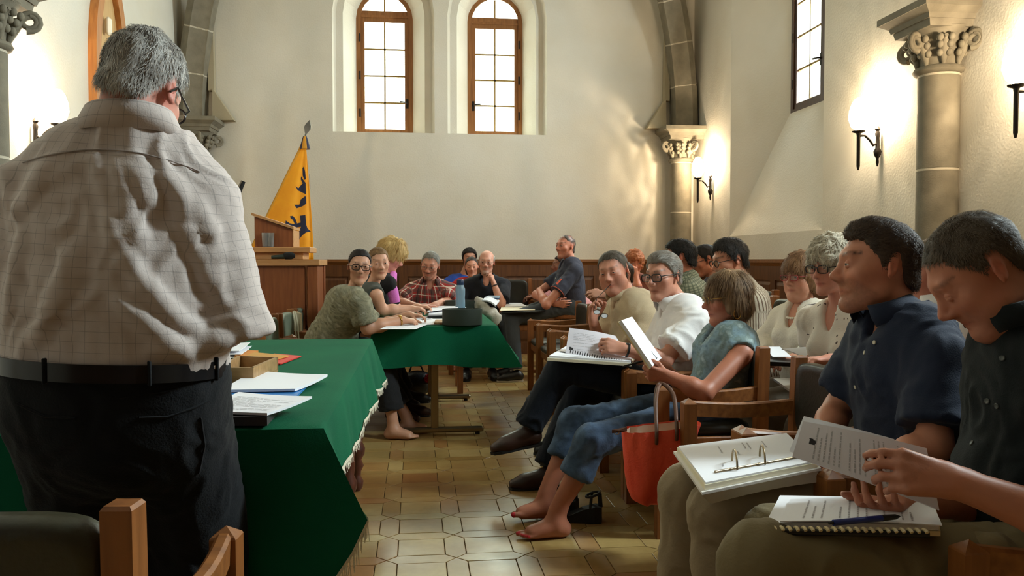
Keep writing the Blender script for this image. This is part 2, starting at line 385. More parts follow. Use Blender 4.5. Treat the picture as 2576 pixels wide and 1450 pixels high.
# ------------------------------------------------------------------ engaged columns, capitals and ribs
def column(label, x, y, sx, sy, wallx, corner):
    """sx,sy: direction (-1/1) into the room"""
    t = thing('stone_column', label, 'column', (x, y, 0))
    r = .13
    hs = [0, .55, 1.12, 1.78, 2.40]
    for i in range(4):
        MB().lathe([(r, hs[i] + .008), (r, hs[i + 1] - .008)], seg=28).build('shaft_block', M_stone, t, smooth=40)
        MB().lathe([(r - .002, hs[i + 1] - .009), (r - .002, hs[i + 1] + .009)], seg=28).build('mortar_joint', M_joint, t, smooth=40)
    MB().lathe([(r, 0.0), (r + .07, 0.0), (r + .07, .1), (r + .03, .16), (r, .18)], seg=28).build('base', M_stone, t, smooth=40)
    MB().lathe([(r - .01, 2.405), (r + .02, 2.41), (r + .032, 2.43), (r + .02, 2.452), (r, 2.46)], seg=28).build('astragal', M_stone, t, smooth=50)
    bell = MB().lathe([(r - .01, 2.45), (r - .005, 2.5), (r + .01, 2.58), (r + .05, 2.66), (r + .075, 2.69)], seg=28).build('bell', M_stone, t, smooth=60)
    # curling leaves and corner volutes
    for i in range(8):
        a = 2 * PI * i / 8 + PI / 8; big = i % 2 == 0
        c_, s_ = math.cos(a), math.sin(a); q = MB(); pts = []; rr = []
        for k in range(9):
            f = k / 8; rad = r + .004 + .085 * f ** 2.2 + (.03 if big else -.01) * f; pts.append((c_ * rad, s_ * rad, 2.455 + .20 * f - (.03 * max(0, f - .8) * 5))); rr.append(.012 + .02 * math.sin(PI * min(1, f * 1.05)) )
        q.tube(pts, rr, 6)
        for sgn in (-1, 1):
            for f in (.35, .6, .8):
                rad = r + .02 + .085 * f ** 2.2; ang = a + sgn * .17
                q.sphere((math.cos(ang) * rad, math.sin(ang) * rad, 2.455 + .2 * f), (.022, .022, .026), 8, 6)
        if big:
            cx, cy, cz = c_ * (r + .115), s_ * (r + .115), 2.60
            sp = [(cx + c_ * .036 * math.cos(tt) * (1 - tt / 12), cy + s_ * .036 * math.cos(tt) * (1 - tt / 12), cz + .036 * math.sin(tt) * (1 - tt / 12)) for tt in np.linspace(PI * .5, -PI * 2.6, 18)]
            q.tube(sp, [.017] * 17 + [.024], 7)
        q.build('carved_leaf', M_stone, t, smooth=60)
    b = (r + .10, r + .10)
    q = MB()
    def slab(h0, h1, z0, z1, name):
        # from the wall out to the given overhang
        xs = (-h1 if sx < 0 else -.35, h1 if sx > 0 else .35); ys = (-h1, h1) if not corner else ((-h1, .3) if sy < 0 else (-.3, h1))
        xs0 = (-h0 if sx < 0 else -.35, h0 if sx > 0 else .35); ys0 = (-h0, h0) if not corner else ((-h0, .3) if sy < 0 else (-.3, h0))
        MB().hull([(X_, Y_, z0) for X_ in xs0 for Y_ in ys0] + [(X_, Y_, z1) for X_ in xs for Y_ in ys]).build(name, M_stone, t)
    slab(.195, .205, 2.68, 2.725, 'abacus'); slab(.215, .225, 2.725, 2.755, 'abacus'); slab(.225, .275, 2.755, 2.79, 'abacus'); slab(.28, .28, 2.79, 2.835, 'abacus')
    return t
col_r = column('stone column with carved leaf capital between two lit sconces on the right wall', 3.46, 5.2, -1, 0, XR, False)
col_l = column('stone column with carved capital cut by the left edge, beside the left lit sconce', -2.50, 5.2, 1, 0, XL, False)
ccr = column('stone corner column with capital, at the right end of the far wall', 3.33, 10.2, -1, -1, XR, True)
ccl = column('stone corner column with capital behind the standing man, left of the flag', -2.56, 10.2, 1, -1, XL, True)

def rib(label, x, y, dx, dy, R=3.9, parent=None):
    """diagonal vault rib of moulded stone blocks springing from a capital"""
    t = thing('vault_rib', label, 'rib', (x, y, 2.835))
    d = Vector((dx, dy, 0)).normalized(); sd = Vector((-d.y, d.x, 0))
    prof = [(-.16, -.1), (-.16, .02), (-.09, .05), (-.05, .1), (-.02, .115), (0, .15), (.02, .115), (.05, .1), (.09, .05), (.16, .02), (.16, -.1)]
    nb = 9
    def frame(th):
        p = d * (R * (1 - math.cos(th))) + Vector((0, 0, R * math.sin(th)))
        n = (d * math.cos(th) - Vector((0, 0, 1)) * math.sin(th))  # inward normal
        return p, n
    for b_ in range(nb):
        t0, t1 = R_(70) * b_ / nb, R_(70) * (b_ + 1) / nb; g = .0022
        rings = []
        for k in range(4):
            th = t0 + g + (t1 - t0 - 2 * g) * k / 3; p, n = frame(th); rings.append([p + sd * u + n * v for u, v in prof])
        MB().loft(rings, closed=True, caps=True).build('rib_stone', M_stone, t, smooth=35)
        if b_:
            rings = []
            for th in (t0 - g, t0 + g): p, n = frame(th); rings.append([p + sd * u * .97 + n * (v * .97) for u, v in prof])
            MB().loft(rings, closed=True, caps=True).build('mortar_joint', M_joint, t)
    return t
rib('moulded stone vault rib rising from the right corner column', 3.36, 10.24, -3.1, -2.6)
rib('moulded stone vault rib rising from the left corner column behind the man', -2.59, 10.24, 3.1, -2.6)
rib('stone vault rib above the capital on the right wall, mostly out of the picture', 3.5, 5.2, -3.1, -2.6)
rib('stone vault rib above the left column capital, out of the picture', -2.6, 5.2, 3.1, -2.6)
for sgn, x0, lab in ((-1, 3.33, 'sloped stone springer block beside the right corner rib'), (1, -2.56, 'sloped stone springer block beside the left corner rib')):
    q = MB(); hl = lambda L: q.hull([(x0 + sgn * u, y_, z_) for u, z_, ys in L for y_ in ys])
    hl(((.42, 2.845, (10.24, 10.395)), (.40, 2.89, (10.26, 10.395)), (.19, 3.20, (10.29, 10.395)), (.175, 2.845, (10.26, 10.395)), (.17, 3.22, (10.29, 10.395))))
    hl(((.19, 3.20, (10.30, 10.395)), (.17, 4.6, (10.32, 10.395)), (.12, 3.20, (10.30, 10.395)), (.12, 4.6, (10.32, 10.395))))
    q.build('springer_block', mat('pale_stone', (172, 160, 134), .85, bump=(120, .2)), label=lab, category='stone block')

# ------------------------------------------------------------------ lit wall sconces
M_shade = mat('lit_frosted_glass', (255, 240, 215), .4, emit=((255, 226, 176), 26))
def lamp_nodes(l):
    l.use_nodes = True; nt = l.node_tree; em = nt.nodes['Emission']; N = nt.nodes.new; L = nt.links.new
    tc = N('ShaderNodeTexCoord'); mp = N('ShaderNodeMapping'); mp.inputs['Scale'].default_value = (9, 9, 1.1); L(tc.outputs['Normal'], mp.inputs[0])
    n = N('ShaderNodeTexNoise'); n.inputs['Scale'].default_value = 1.6; n.inputs['Detail'].default_value = 3; L(mp.outputs[0], n.inputs[0])
    rp = N('ShaderNodeMapRange'); rp.inputs[1].default_value = .42; rp.inputs[2].default_value = .72; rp.inputs[3].default_value = .55; rp.inputs[4].default_value = 2.6
    L(n.outputs[0], rp.inputs[0]); L(rp.outputs[0], em.inputs['Strength'])
def sconce(label, x, y, s, z=2.1):
    """s: direction of the room (+1/-1 in x)"""
    t = thing('wall_sconce', label, 'lamp', (x, y, z))
    q = MB(); q.lathe([(.004, -.2), (.012, -.17), (.010, -.14), (.026, -.11), (.03, -.085), (.016, -.06), (.014, .02), (.02, .05), (.012, .07), (.022, .085), (.006, .11)], seg=12, c=(s * .035, 0, 0)); q.build('wall_stem', M_iron, t, smooth=50)
    q = MB(); q.tube([(s * .035, 0, -.02), (s * .07, 0, -.04), (s * .1, 0, .0), (s * .14, 0, .035), (s * .19, 0, .03)], [.011, .010, .009, .009, .010], 8); q.build('arm', M_iron, t, smooth=60)
    q = MB(); q.lathe([(.006, -.23), (.013, -.2), (.014, .03), (.018, .05), (.045, .06), (.048, .068), (.01, .068)], seg=14, c=(s * .19, 0, 0)); q.build('candle_holder', M_iron, t, smooth=50)
    q = MB(); q.lathe([(.02, .07), (.055, .10), (.075, .16), (.07, .22), (.05, .28), (.03, .31), (.01, .32)], seg=18, c=(s * .19, 0, 0)); q.build('glass_shade', M_shade, t, smooth=60)
    for dz, en in ((.17, 44),):
        l = bpy.data.lights.new('lamp_light', 'POINT'); l.energy = en; l.color = (1, .80, .55); l.shadow_soft_size = .06; lamp_nodes(l)
        o = bpy.data.objects.new('lamp_light', l); COL.objects.link(o); o.location = (x + s * .095, y, z + .26)
    return t
sconce('lit iron wall sconce by the right corner column, the farthest one', XR, 9.68, -1)
sconce('lit iron wall sconce between the right window recess and the right stone column', XR, 6.04, -1)
sconce('lit iron wall sconce cut by the right edge of the picture', XR, 4.36, -1)
sconce('lit iron wall sconce on the left wall behind the standing man\'s shoulder', XL, 6.40, 1)

# ------------------------------------------------------------------ lancet wooden panel on the left wall
t = thing('lancet_panel', 'pointed wooden arch panel high on the left wall above the man\'s head', 'panel', (XL, 7.9, 2.40))
M_hon = wood('honey_wood', (186, 122, 58), (164, 100, 44))
M_pale = mat('pale_panel', (206, 168, 112), .6, noise=(3, (192, 150, 96), (8, 8, 1)))
def lancet(hw, z0, zs, R, n=10):
    # pointed arch: arcs of radius R centred on the springing line
    pts = [(-hw, z0), (hw, z0)]; cx = hw - R; a1 = math.acos(-cx / R)
    pts += [(cx + R * math.cos(a1 * i / n), zs + R * math.sin(a1 * i / n)) for i in range(n + 1)]
    pts += [(-(cx + R * math.cos(a1 * i / n)), zs + R * math.sin(a1 * i / n)) for i in range(n - 1, -1, -1)]
    return pts
o_, i_ = lancet(.40, -.1, .55, 1.45), lancet(.29, .0, .55, 1.25)
P3 = lambda u, z, d: Vector((d, u, z))
MB().loft([[P3(u, z, .0) for u, z in o_], [P3(u, z, .07) for u, z in o_], [P3(u, z, .07) for u, z in i_], [P3(u, z, .0) for u, z in i_]]).build('frame', M_hon, t)
MB().loft([[P3(u, z, .005) for u, z in i_], [P3(u, z, .02) for u, z in i_]], caps=True).build('board', M_pale, t)
MB().box((.06, -.08, .86), (.05, .07, .16), bev=.02).build('white_figure', mat('white_plaster', (238, 230, 210), .7), t)
# ================================================================== signed-distance modelling (one smooth skin per figure)
def _hash(ix, iy, iz):
    n = (ix * 374761393 + iy * 668265263 + iz * 1274126177) & 0xffffffff
    n = ((n ^ (n >> 13)) * 1274126177) & 0xffffffff
    return ((n ^ (n >> 16)) & 0xffff) / 32767.5 - 1.0
def vnoise(P):
    i = np.floor(P).astype(np.int64); f = P - i; f = f * f * (3 - 2 * f); r = 0
    for a in (0, 1):
        for b in (0, 1):
            for c in (0, 1):
                wt = (f[:, 0] if a else 1 - f[:, 0]) * (f[:, 1] if b else 1 - f[:, 1]) * (f[:, 2] if c else 1 - f[:, 2])
                r = r + wt * _hash(i[:, 0] + a, i[:, 1] + b, i[:, 2] + c)
    return r
A3 = lambda v: np.array(v, dtype=np.float32)
class Field:
    def __init__(s, h): s.h = h; s.ops = []
    def cap(s, a, b, ra, rb=None, k=.02, op='+', flat=None, fz=1., end=False):
        """round cone; flat = unit axis squeezed by fz; end=True: cut square at b"""
        a, b = A3(a), A3(b); rb = ra if rb is None else rb; R = max(ra, rb) * (1 if flat is None else max(1, fz)) + k
        s.ops.append((op, 'c', np.minimum(a, b) - R, np.maximum(a, b) + R, (a, b, ra, rb, None if flat is None else A3(flat), fz, end), k)); return s
    def ell(s, c, r, M=None, k=.02, op='+'):
        c = A3(c); r = A3(r if not np.isscalar(r) else (r, r, r)); m = np.eye(3, dtype=np.float32) if M is None else np.array(M, dtype=np.float32)
        ext = np.sqrt(((m * r[None, :]) ** 2).sum(1)) + k
        s.ops.append((op, 'e', c - ext, c + ext, (c, r, m), k)); return s
    def plane(s, p, n, c, rad):
        """remove what lies on the +n side of the plane, within a box around c"""
        c = A3(c); s.ops.append(('x', 'p', c - rad, c + rad, (A3(p), A3(n)), 0)); return s
    def mesh(s):
        h = s.h; adds = [o for o in s.ops if o[0] == '+']
        lo = np.min([o[2] for o in adds], 0) - 2 * h; hi = np.max([o[3] for o in adds], 0) + 2 * h
        n = np.ceil((hi - lo) / h).astype(int) + 1
        F = np.full(n, .5, dtype=np.float32); ax = [lo[i] + h * np.arange(n[i], dtype=np.float32) for i in range(3)]
        for op, ty, l, u, a, k in s.ops:
            i0 = np.maximum(((l - lo) / h).astype(int) - 1, 0); i1 = np.minimum(((u - lo) / h).astype(int) + 3, n)
            if np.any(i1 <= i0): continue
            sl = tuple(slice(i0[i], i1[i]) for i in range(3))
            x = ax[0][sl[0]][:, None, None]; y = ax[1][sl[1]][None, :, None]; z = ax[2][sl[2]][None, None, :]
            if ty == 'c':
                A, B, ra, rb, fl, fz, end = a; d = B - A; L2 = float(d @ d) + 1e-9
                px, py, pz = x - A[0], y - A[1], z - A[2]
                dt = px * d[0] + py * d[1] + pz * d[2]
                t = np.clip(dt / L2, 0, 1)
                qx, qy, qz = px - t * d[0], py - t * d[1], pz - t * d[2]
                q2 = qx * qx + qy * qy + qz * qz
                if fl is not None:
                    c_ = qx * fl[0] + qy * fl[1] + qz * fl[2]; q2 = q2 + c_ * c_ * (1 / fz ** 2 - 1)
                D = np.sqrt(np.maximum(q2, 0)) - (ra + t * (rb - ra))
                if fl is not None: D = D * min(1, .5 + fz / 2)
                if end: D = np.maximum(D, (dt - L2) / math.sqrt(L2))
            elif ty == 'e':
                C, r, m = a; px, py, pz = x - C[0], y - C[1], z - C[2]
                k0 = 0; k1 = 0
                for i in range(3):
                    q = (px * m[0, i] + py * m[1, i] + pz * m[2, i]) / r[i]; k0 = k0 + q * q; k1 = k1 + q * q / (r[i] * r[i])
                k0 = np.sqrt(k0) ; D = k0 * (k0 - 1) / np.maximum(np.sqrt(k1), 1e-6)
            else:
                P, N = a; D = (x - P[0]) * N[0] + (y - P[1]) * N[1] + (z - P[2]) * N[2]
            f = F[sl]
            if op == '+':
                if k > 0: hh = np.maximum(k - np.abs(f - D), 0) / k; F[sl] = np.minimum(f, D) - hh * hh * k * .25
                else: F[sl] = np.minimum(f, D)
            elif op == '-':
                D = -D
                if k > 0: hh = np.maximum(k - np.abs(f - D), 0) / k; F[sl] = np.maximum(f, D) + hh * hh * k * .25
                else: F[sl] = np.maximum(f, D)
            else: F[sl] = np.maximum(f, D)
        return nets(F, lo, h)
def nets(F, lo, h):
    S = F < 0; c = np.zeros(tuple(d - 1 for d in F.shape), np.uint8)
    sh = lambda A, a, b, d: A[a:A.shape[0] - 1 + a, b:A.shape[1] - 1 + b, d:A.shape[2] - 1 + d]
    cor = [(a, b, d) for a in (0, 1) for b in (0, 1) for d in (0, 1)]
    for q in cor: c += sh(S, *q)
    ids = np.argwhere((c > 0) & (c < 8)); n = len(ids)
    idx = np.full(c.shape, -1, np.int32); idx[ids[:, 0], ids[:, 1], ids[:, 2]] = np.arange(n)
    V = {q: F[ids[:, 0] + q[0], ids[:, 1] + q[1], ids[:, 2] + q[2]] for q in cor}
    acc = np.zeros((n, 3)); cnt = np.zeros(n)
    for q in cor:
        for axis in range(3):
            if q[axis]: continue
            p = list(q); p[axis] = 1; p = tuple(p); m = (V[q] < 0) != (V[p] < 0)
            den = V[q] - V[p]; t = np.where(m, V[q] / np.where(np.abs(den) < 1e-9, 1e-9, den), 0)
            pos = np.array(q, float)[None, :].repeat(n, 0); pos[:, axis] += t
            acc += pos * m[:, None]; cnt += m
    v = (acc / np.maximum(cnt, 1)[:, None] + ids) * h + lo
    fs = []
    for axis in range(3):
        o1, o2 = [(1, 2), (2, 0), (0, 1)][axis]
        a = np.take(S, range(0, S.shape[axis] - 1), axis); b = np.take(S, range(1, S.shape[axis]), axis)
        e = np.argwhere(a != b)
        e = e[(e[:, o1] > 0) & (e[:, o2] > 0) & (e[:, o1] < S.shape[o1] - 1) & (e[:, o2] < S.shape[o2] - 1)]
        def g(d1, d2):
            q = e.copy(); q[:, o1] -= d1; q[:, o2] -= d2; return idx[q[:, 0], q[:, 1], q[:, 2]]
        quad = np.stack([g(1, 1), g(0, 1), g(0, 0), g(1, 0)], 1)
        fl = ~S[e[:, 0], e[:, 1], e[:, 2]]; quad[fl] = quad[fl][:, ::-1]
        fs.append(quad)
    f = np.concatenate(fs); f = f[(f >= 0).all(1)]
    return v, f
def np_mesh(name, v, f):
    me = bpy.data.meshes.new(name); n = len(f)
    me.vertices.add(len(v)); me.vertices.foreach_set('co', np.ascontiguousarray(v, dtype=np.float32).ravel())
    k = f.shape[1]; me.loops.add(n * k); me.loops.foreach_set('vertex_index', f.astype(np.int32).ravel())
    me.polygons.add(n); me.polygons.foreach_set('loop_start', np.arange(0, n * k, k, dtype=np.int32))
    me.update(calc_edges=True); me.validate(); me.shade_smooth()
    return me
def normals(me):
    a = np.zeros(len(me.vertices) * 3, np.float32); me.vertex_normals.foreach_get('vector', a); return a.reshape(-1, 3)
def set_attr(me, name, typ, data):
    a = me.attributes.new(name, typ, 'POINT'); a.data.foreach_set('color' if 'COLOR' in typ else 'vector' if 'VECTOR' in typ else 'value', np.ascontiguousarray(data, np.float32).ravel())
def relax(v, f, it=1, lam=.5):
    for _ in range(it):
        s = np.zeros_like(v); c = np.zeros(len(v))
        for i in range(4):
            np.add.at(s, f[:, i], v[f[:, (i + 1) % 4]]); np.add.at(c, f[:, i], 1)
            np.add.at(s, f[:, i], v[f[:, (i + 3) % 4]]); np.add.at(c, f[:, i], 1)
        v = v + lam * (s / np.maximum(c, 1)[:, None] - v)
    return v

# ------------------------------------------------------------------ skin, hair and cloth materials
def attr_mat(name, rough, sub=0., bump=None, spec=.5, sheen=0.):
    m = mat(name, (200, 160, 140), rough, spec=spec, sub=sub, bump=bump, sheen=sheen)
    nt = m.node_tree; a = nt.nodes.new('ShaderNodeAttribute'); a.attribute_name = 'tint'
    nt.links.new(a.outputs['Color'], nt.nodes['Principled BSDF'].inputs['Base Color']); return m
M_skin = attr_mat('skin', .48, .12, (260, .05), .4)
M_hair = attr_mat('hair', .62, 0, None, .25)
M_white_eye = mat('eye_white', (196, 182, 172), .3); M_iris = mat('iris_brown', (58, 40, 28), .2); M_pupil = mat('pupil', (8, 8, 8), .1)
M_lens = glass_mat('spectacle_lens', (.93, .93, .93), .07)
def cloth(name, col, rough=.85, weave=None, pattern=None, bump=(140, .15), sheen=.06):
    """pattern: function(nodes, links, uv socket, base colour socket) -> colour socket"""
    if name in MATS: return MATS[name]
    m = mat(name, col, rough, spec=.25, bump=bump, sheen=sheen)
    if pattern:
        nt = m.node_tree; a = nt.nodes.new('ShaderNodeAttribute'); a.attribute_name = 'cuv'
        out = pattern(nt, a.outputs['Vector']); nt.links.new(out, nt.nodes['Principled BSDF'].inputs['Base Color'])
    return m
def _line(nt, vec, axis, period, width, off=0.):
    """1 on thin lines of a given period along u or v"""
    sp = nt.nodes.new('ShaderNodeSeparateXYZ'); nt.links.new(vec, sp.inputs[0])
    def M(op, a, b=None):
        n = nt.nodes.new('ShaderNodeMath'); n.operation = op
        for i, x in enumerate((a, b)):
            if x is None: continue
            if isinstance(x, (int, float)): n.inputs[i].default_value = x
            else: nt.links.new(x, n.inputs[i])
        return n.outputs[0]
    return M('LESS_THAN', M('FRACT', M('ADD', M('DIVIDE', sp.outputs[axis], period), off + 50)), width / period)
def _mixc(nt, fac, a, b, f=1.):
    n = nt.nodes.new('ShaderNodeMix'); n.data_type = 'RGBA'
    if not isinstance(fac, (int, float)):
        if f != 1:
            k = nt.nodes.new('ShaderNodeMath'); k.operation = 'MULTIPLY'; nt.links.new(fac, k.inputs[0]); k.inputs[1].default_value = f; fac = k.outputs[0]
        nt.links.new(fac, n.inputs[0])
    else: n.inputs[0].default_value = fac
    for i, x in ((6, a), (7, b)):
        if isinstance(x, tuple): n.inputs[i].default_value = (*srgb(*x), 1)
        else: nt.links.new(x, n.inputs[i])
    return n.outputs[2]
def p_grid(base, line, period, width, f=.8):
    def fn(nt, uv):
        c = _mixc(nt, _line(nt, uv, 0, period, width), base, line, f); return _mixc(nt, _line(nt, uv, 1, period, width), c, line, f)
    return fn
def p_stripe(base, line, period, width, axis=0):
    return lambda nt, uv: _mixc(nt, _line(nt, uv, axis, period, width), base, line)
def p_plaid():
    def fn(nt, uv):
        c = _mixc(nt, _line(nt, uv, 0, .075, .030), (158, 52, 48), (92, 78, 72), .8)
        c = _mixc(nt, _line(nt, uv, 1, .075, .030), c, (88, 70, 66), .65)
        c = _mixc(nt, _line(nt, uv, 0, .075, .007, .3), c, (222, 208, 192), .9); c = _mixc(nt, _line(nt, uv, 1, .075, .007, .3), c, (222, 208, 192), .8)
        return _mixc(nt, _line(nt, uv, 0, .075, .006, .75), c, (60, 40, 44), .9)
    return fn
def p_blotch(cols, scale, detail=3):
    def fn(nt, uv):
        n = nt.nodes.new('ShaderNodeTexNoise'); n.inputs['Scale'].default_value = scale; n.inputs['Detail'].default_value = detail; nt.links.new(uv, n.inputs[0])
        r = nt.nodes.new('ShaderNodeValToRGB'); e = r.color_ramp.elements; k = len(cols)
        e[0].color = (*srgb(*cols[0]), 1); e[0].position = .32; e[1].color = (*srgb(*cols[-1]), 1); e[1].position = .68
        for i in range(1, k - 1):
            q = e.new(.32 + .36 * i / (k - 1)); q.color = (*srgb(*cols[i]), 1)
        nt.links.new(n.outputs[0], r.inputs[0]); return r.outputs[0]
    return fn
def p_spots(base, dot, scale, size):
    def fn(nt, uv):
        v = nt.nodes.new('ShaderNodeTexVoronoi'); v.inputs['Scale'].default_value = scale; nt.links.new(uv, v.inputs[0])
        l = nt.nodes.new('ShaderNodeMath'); l.operation = 'LESS_THAN'; nt.links.new(v.outputs['Distance'], l.inputs[0]); l.inputs[1].default_value = size
        return _mixc(nt, l.outputs[0], base, dot)
    return fn

# ------------------------------------------------------------------ anatomy
UP = Vector((0, 0, 1))
def azv(a): return Vector((math.sin(R_(a)), math.cos(R_(a)), 0))
def head_frame(az, pitch=0, roll=0):
    f = azv(az) * math.cos(R_(pitch)) - UP * math.sin(R_(pitch)); M = rotm(f)
    return M @ Matrix.Rotation(R_(roll), 3, 'Y')
def ik(S, W, l1, l2, pole):
    d = W - S; L = d.length
    if L >= (l1 + l2) * .999: return S + d * (l1 / (l1 + l2))
    x = (l1 * l1 - l2 * l2 + L * L) / (2 * L); hgt = math.sqrt(max(0, l1 * l1 - x * x)); d.normalize()
    p = Vector(pole); p = (p - d * p.dot(d)).normalized()
    return S + d * x + p * hgt
def hand(F, wr, f, n, side, s=1., curl=(.4, .45, .5, .55), thumb=.4, spread=.06, k=.004, tips=None):
    f = Vector(f).normalized(); n = Vector(n); n = (n - f * n.dot(f)).normalized(); l = f.cross(n) * (1 if side == 'R' else -1); wr = Vector(wr)
    offs = (.030, .010, -.011, -.030); fo = (.084, .089, .085, .077); ln = (.070, .078, .072, .056); rr = (.0088, .009, .0086, .0075)
    F.cap(wr - f * .02, wr + f * .015, .026 * s, .026 * s, .015, flat=n, fz=.75)
    for i in range(4):
        kn = wr + (f * fo[i] + l * offs[i]) * s
        F.cap(wr + (f * .012 + l * offs[i] * .55) * s, kn, .0145 * s, .0108 * s, .012)
    F.cap(wr + (f * .03 + n * .008) * s, wr + (f * .07 + n * .006) * s, .017 * s, .014 * s, .014)
    for i in range(4):
        p = wr + (f * fo[i] + l * offs[i]) * s; a = 0
        for j, (fr, mx) in enumerate(((.45, 72), (.31, 95), (.24, 60))):
            a += R_(mx) * curl[i]; d = (f * math.cos(a) + n * math.sin(a) + l * spread * (1.5 - i) * .7).normalized(); q = p + d * ln[i] * fr * s
            r0 = rr[i] * (1.04 - .1 * j) * s; F.cap(p, q, r0, r0 * .92, k if j else .006); p = q
    p = wr + (f * .020 + l * .020 + n * .006) * s; t_ = thumb
    for d, L, r0, r1 in ((f * .62 + l * (.75 - .5 * t_) + n * (.25 + .5 * t_), .044, .0145, .0115), (f * .85 + l * (.4 - .6 * t_) + n * (.2 + .6 * t_), .033, .0108, .0098), (f * .9 + l * (.2 - .7 * t_) + n * (.15 + .55 * t_), .026, .0098, .0078)):
        q = p + Vector(d).normalized() * L * s; F.cap(p, q, r0 * s, r1 * s, .006); p = q
def head_prims(F, H, c, s, o):
    """H: head frame (x right, y face, z up); o: options"""
    W = lambda x, y, z: c + H @ Vector((x, y, z)) * s
    wd = o.get('wide', 1.); jw = o.get('jaw', 1.); no = o.get('nose', 1.); ch = o.get('chin', 1.); fat = o.get('fat', 0.); fem = o.get('fem', False)
    e = lambda x, y, z, rx, ry, rz, k=.02, op='+': F.ell(W(x, y, z), (rx * s, ry * s, rz * s), H, k * s, op)
    cp = lambda a, b, ra, rb, k=.02, op='+': F.cap(W(*a), W(*b), ra * s, rb * s, k * s, op)
    e(0, -.014, .032, .0755 * wd, .096, .086)
    e(0, .024, -.030, .0625 * wd, .066, .084, .03)
    for x in (-1, 1):
        cp((x * .043 * wd * jw, .004, -.066), (x * .013 * jw, .060, -.103), .019, .018, .026)
        e(x * .043 * wd, .058, -.022, .022, .020, .018, .03)
        if fat: e(x * .042 * wd, .038, -.065, .026 + .012 * fat, .03, .032, .03)
    e(0, .070 + .006 * ch, -.104, .019, .017, .016, .025)
    if fat: e(0, .03, -.112, .04, .045, .025, .04)
    cp((-.032, .078, .027), (.032, .078, .027), .0115 if not fem else .009, .0115 if not fem else .009, .022)
    cp((0, .083, .022), (0, .087, .006), .010, .008, .02)
    cp((0, .086, .010), (0, .098 + .012 * no, -.026), .0075, .0105, .010); cp((0, .080, .006), (0, .090, -.034), .009, .013, .012)
    e(0, .100 + .012 * no, -.031, .0112, .0115, .0102, .008)
    for x in (-1, 1):
        e(x * .0125, .093 + .006 * no, -.036, .0085, .0135, .008, .008)
        e(x * .032, .0985, .004, .0175, .0155, .0125, .016, '-')
        e(x * .032, .0765, .003, .0155, .0130, .0130, .008)
    cp((0, .083, -.047), (0, .081, -.062), .010, .011, .02)
    lp = o.get('lips', 1.)
    for x in (-1, 1):
        cp((0, .0885, -.0630), (x * .025, .0785, -.0675), .0048 * lp, .0022, .006)
        cp((0, .0870, -.0735), (x * .023, .0780, -.0690), .0055 * lp, .0024, .007)
        cp((0, .0940, -.0680), (x * .027, .0825, -.0688), .0022, .0014, .003, '-')
    ea = o.get('ears', 1.)
    if ea:
        for x in (-1, 1):
            A = H @ Matrix.Rotation(R_(-24 * x), 3, 'Z') @ Matrix.Rotation(R_(14), 3, 'X')
            q = W(x * .0775 * wd, -.016, -.002)
            F.ell(q, (.0070 * s, .0165 * s, .0280 * s * ea), A, .005 * s)
            F.ell(q + A @ Vector((x * .0075, .003, .003)) * s, (.0068 * s, .0095 * s, .0175 * s), A, .003 * s, '-')
            F.cap(q + A @ Vector((x * .004, -.006, -.012)) * s, q + A @ Vector((x * .005, -.005, .014)) * s, .0028 * s, .0024 * s, .004 * s)
            F.ell(q + A @ Vector((x * .001, .005, -.024)) * s, (.005 * s, .008 * s, .009 * s), A, .006 * s)
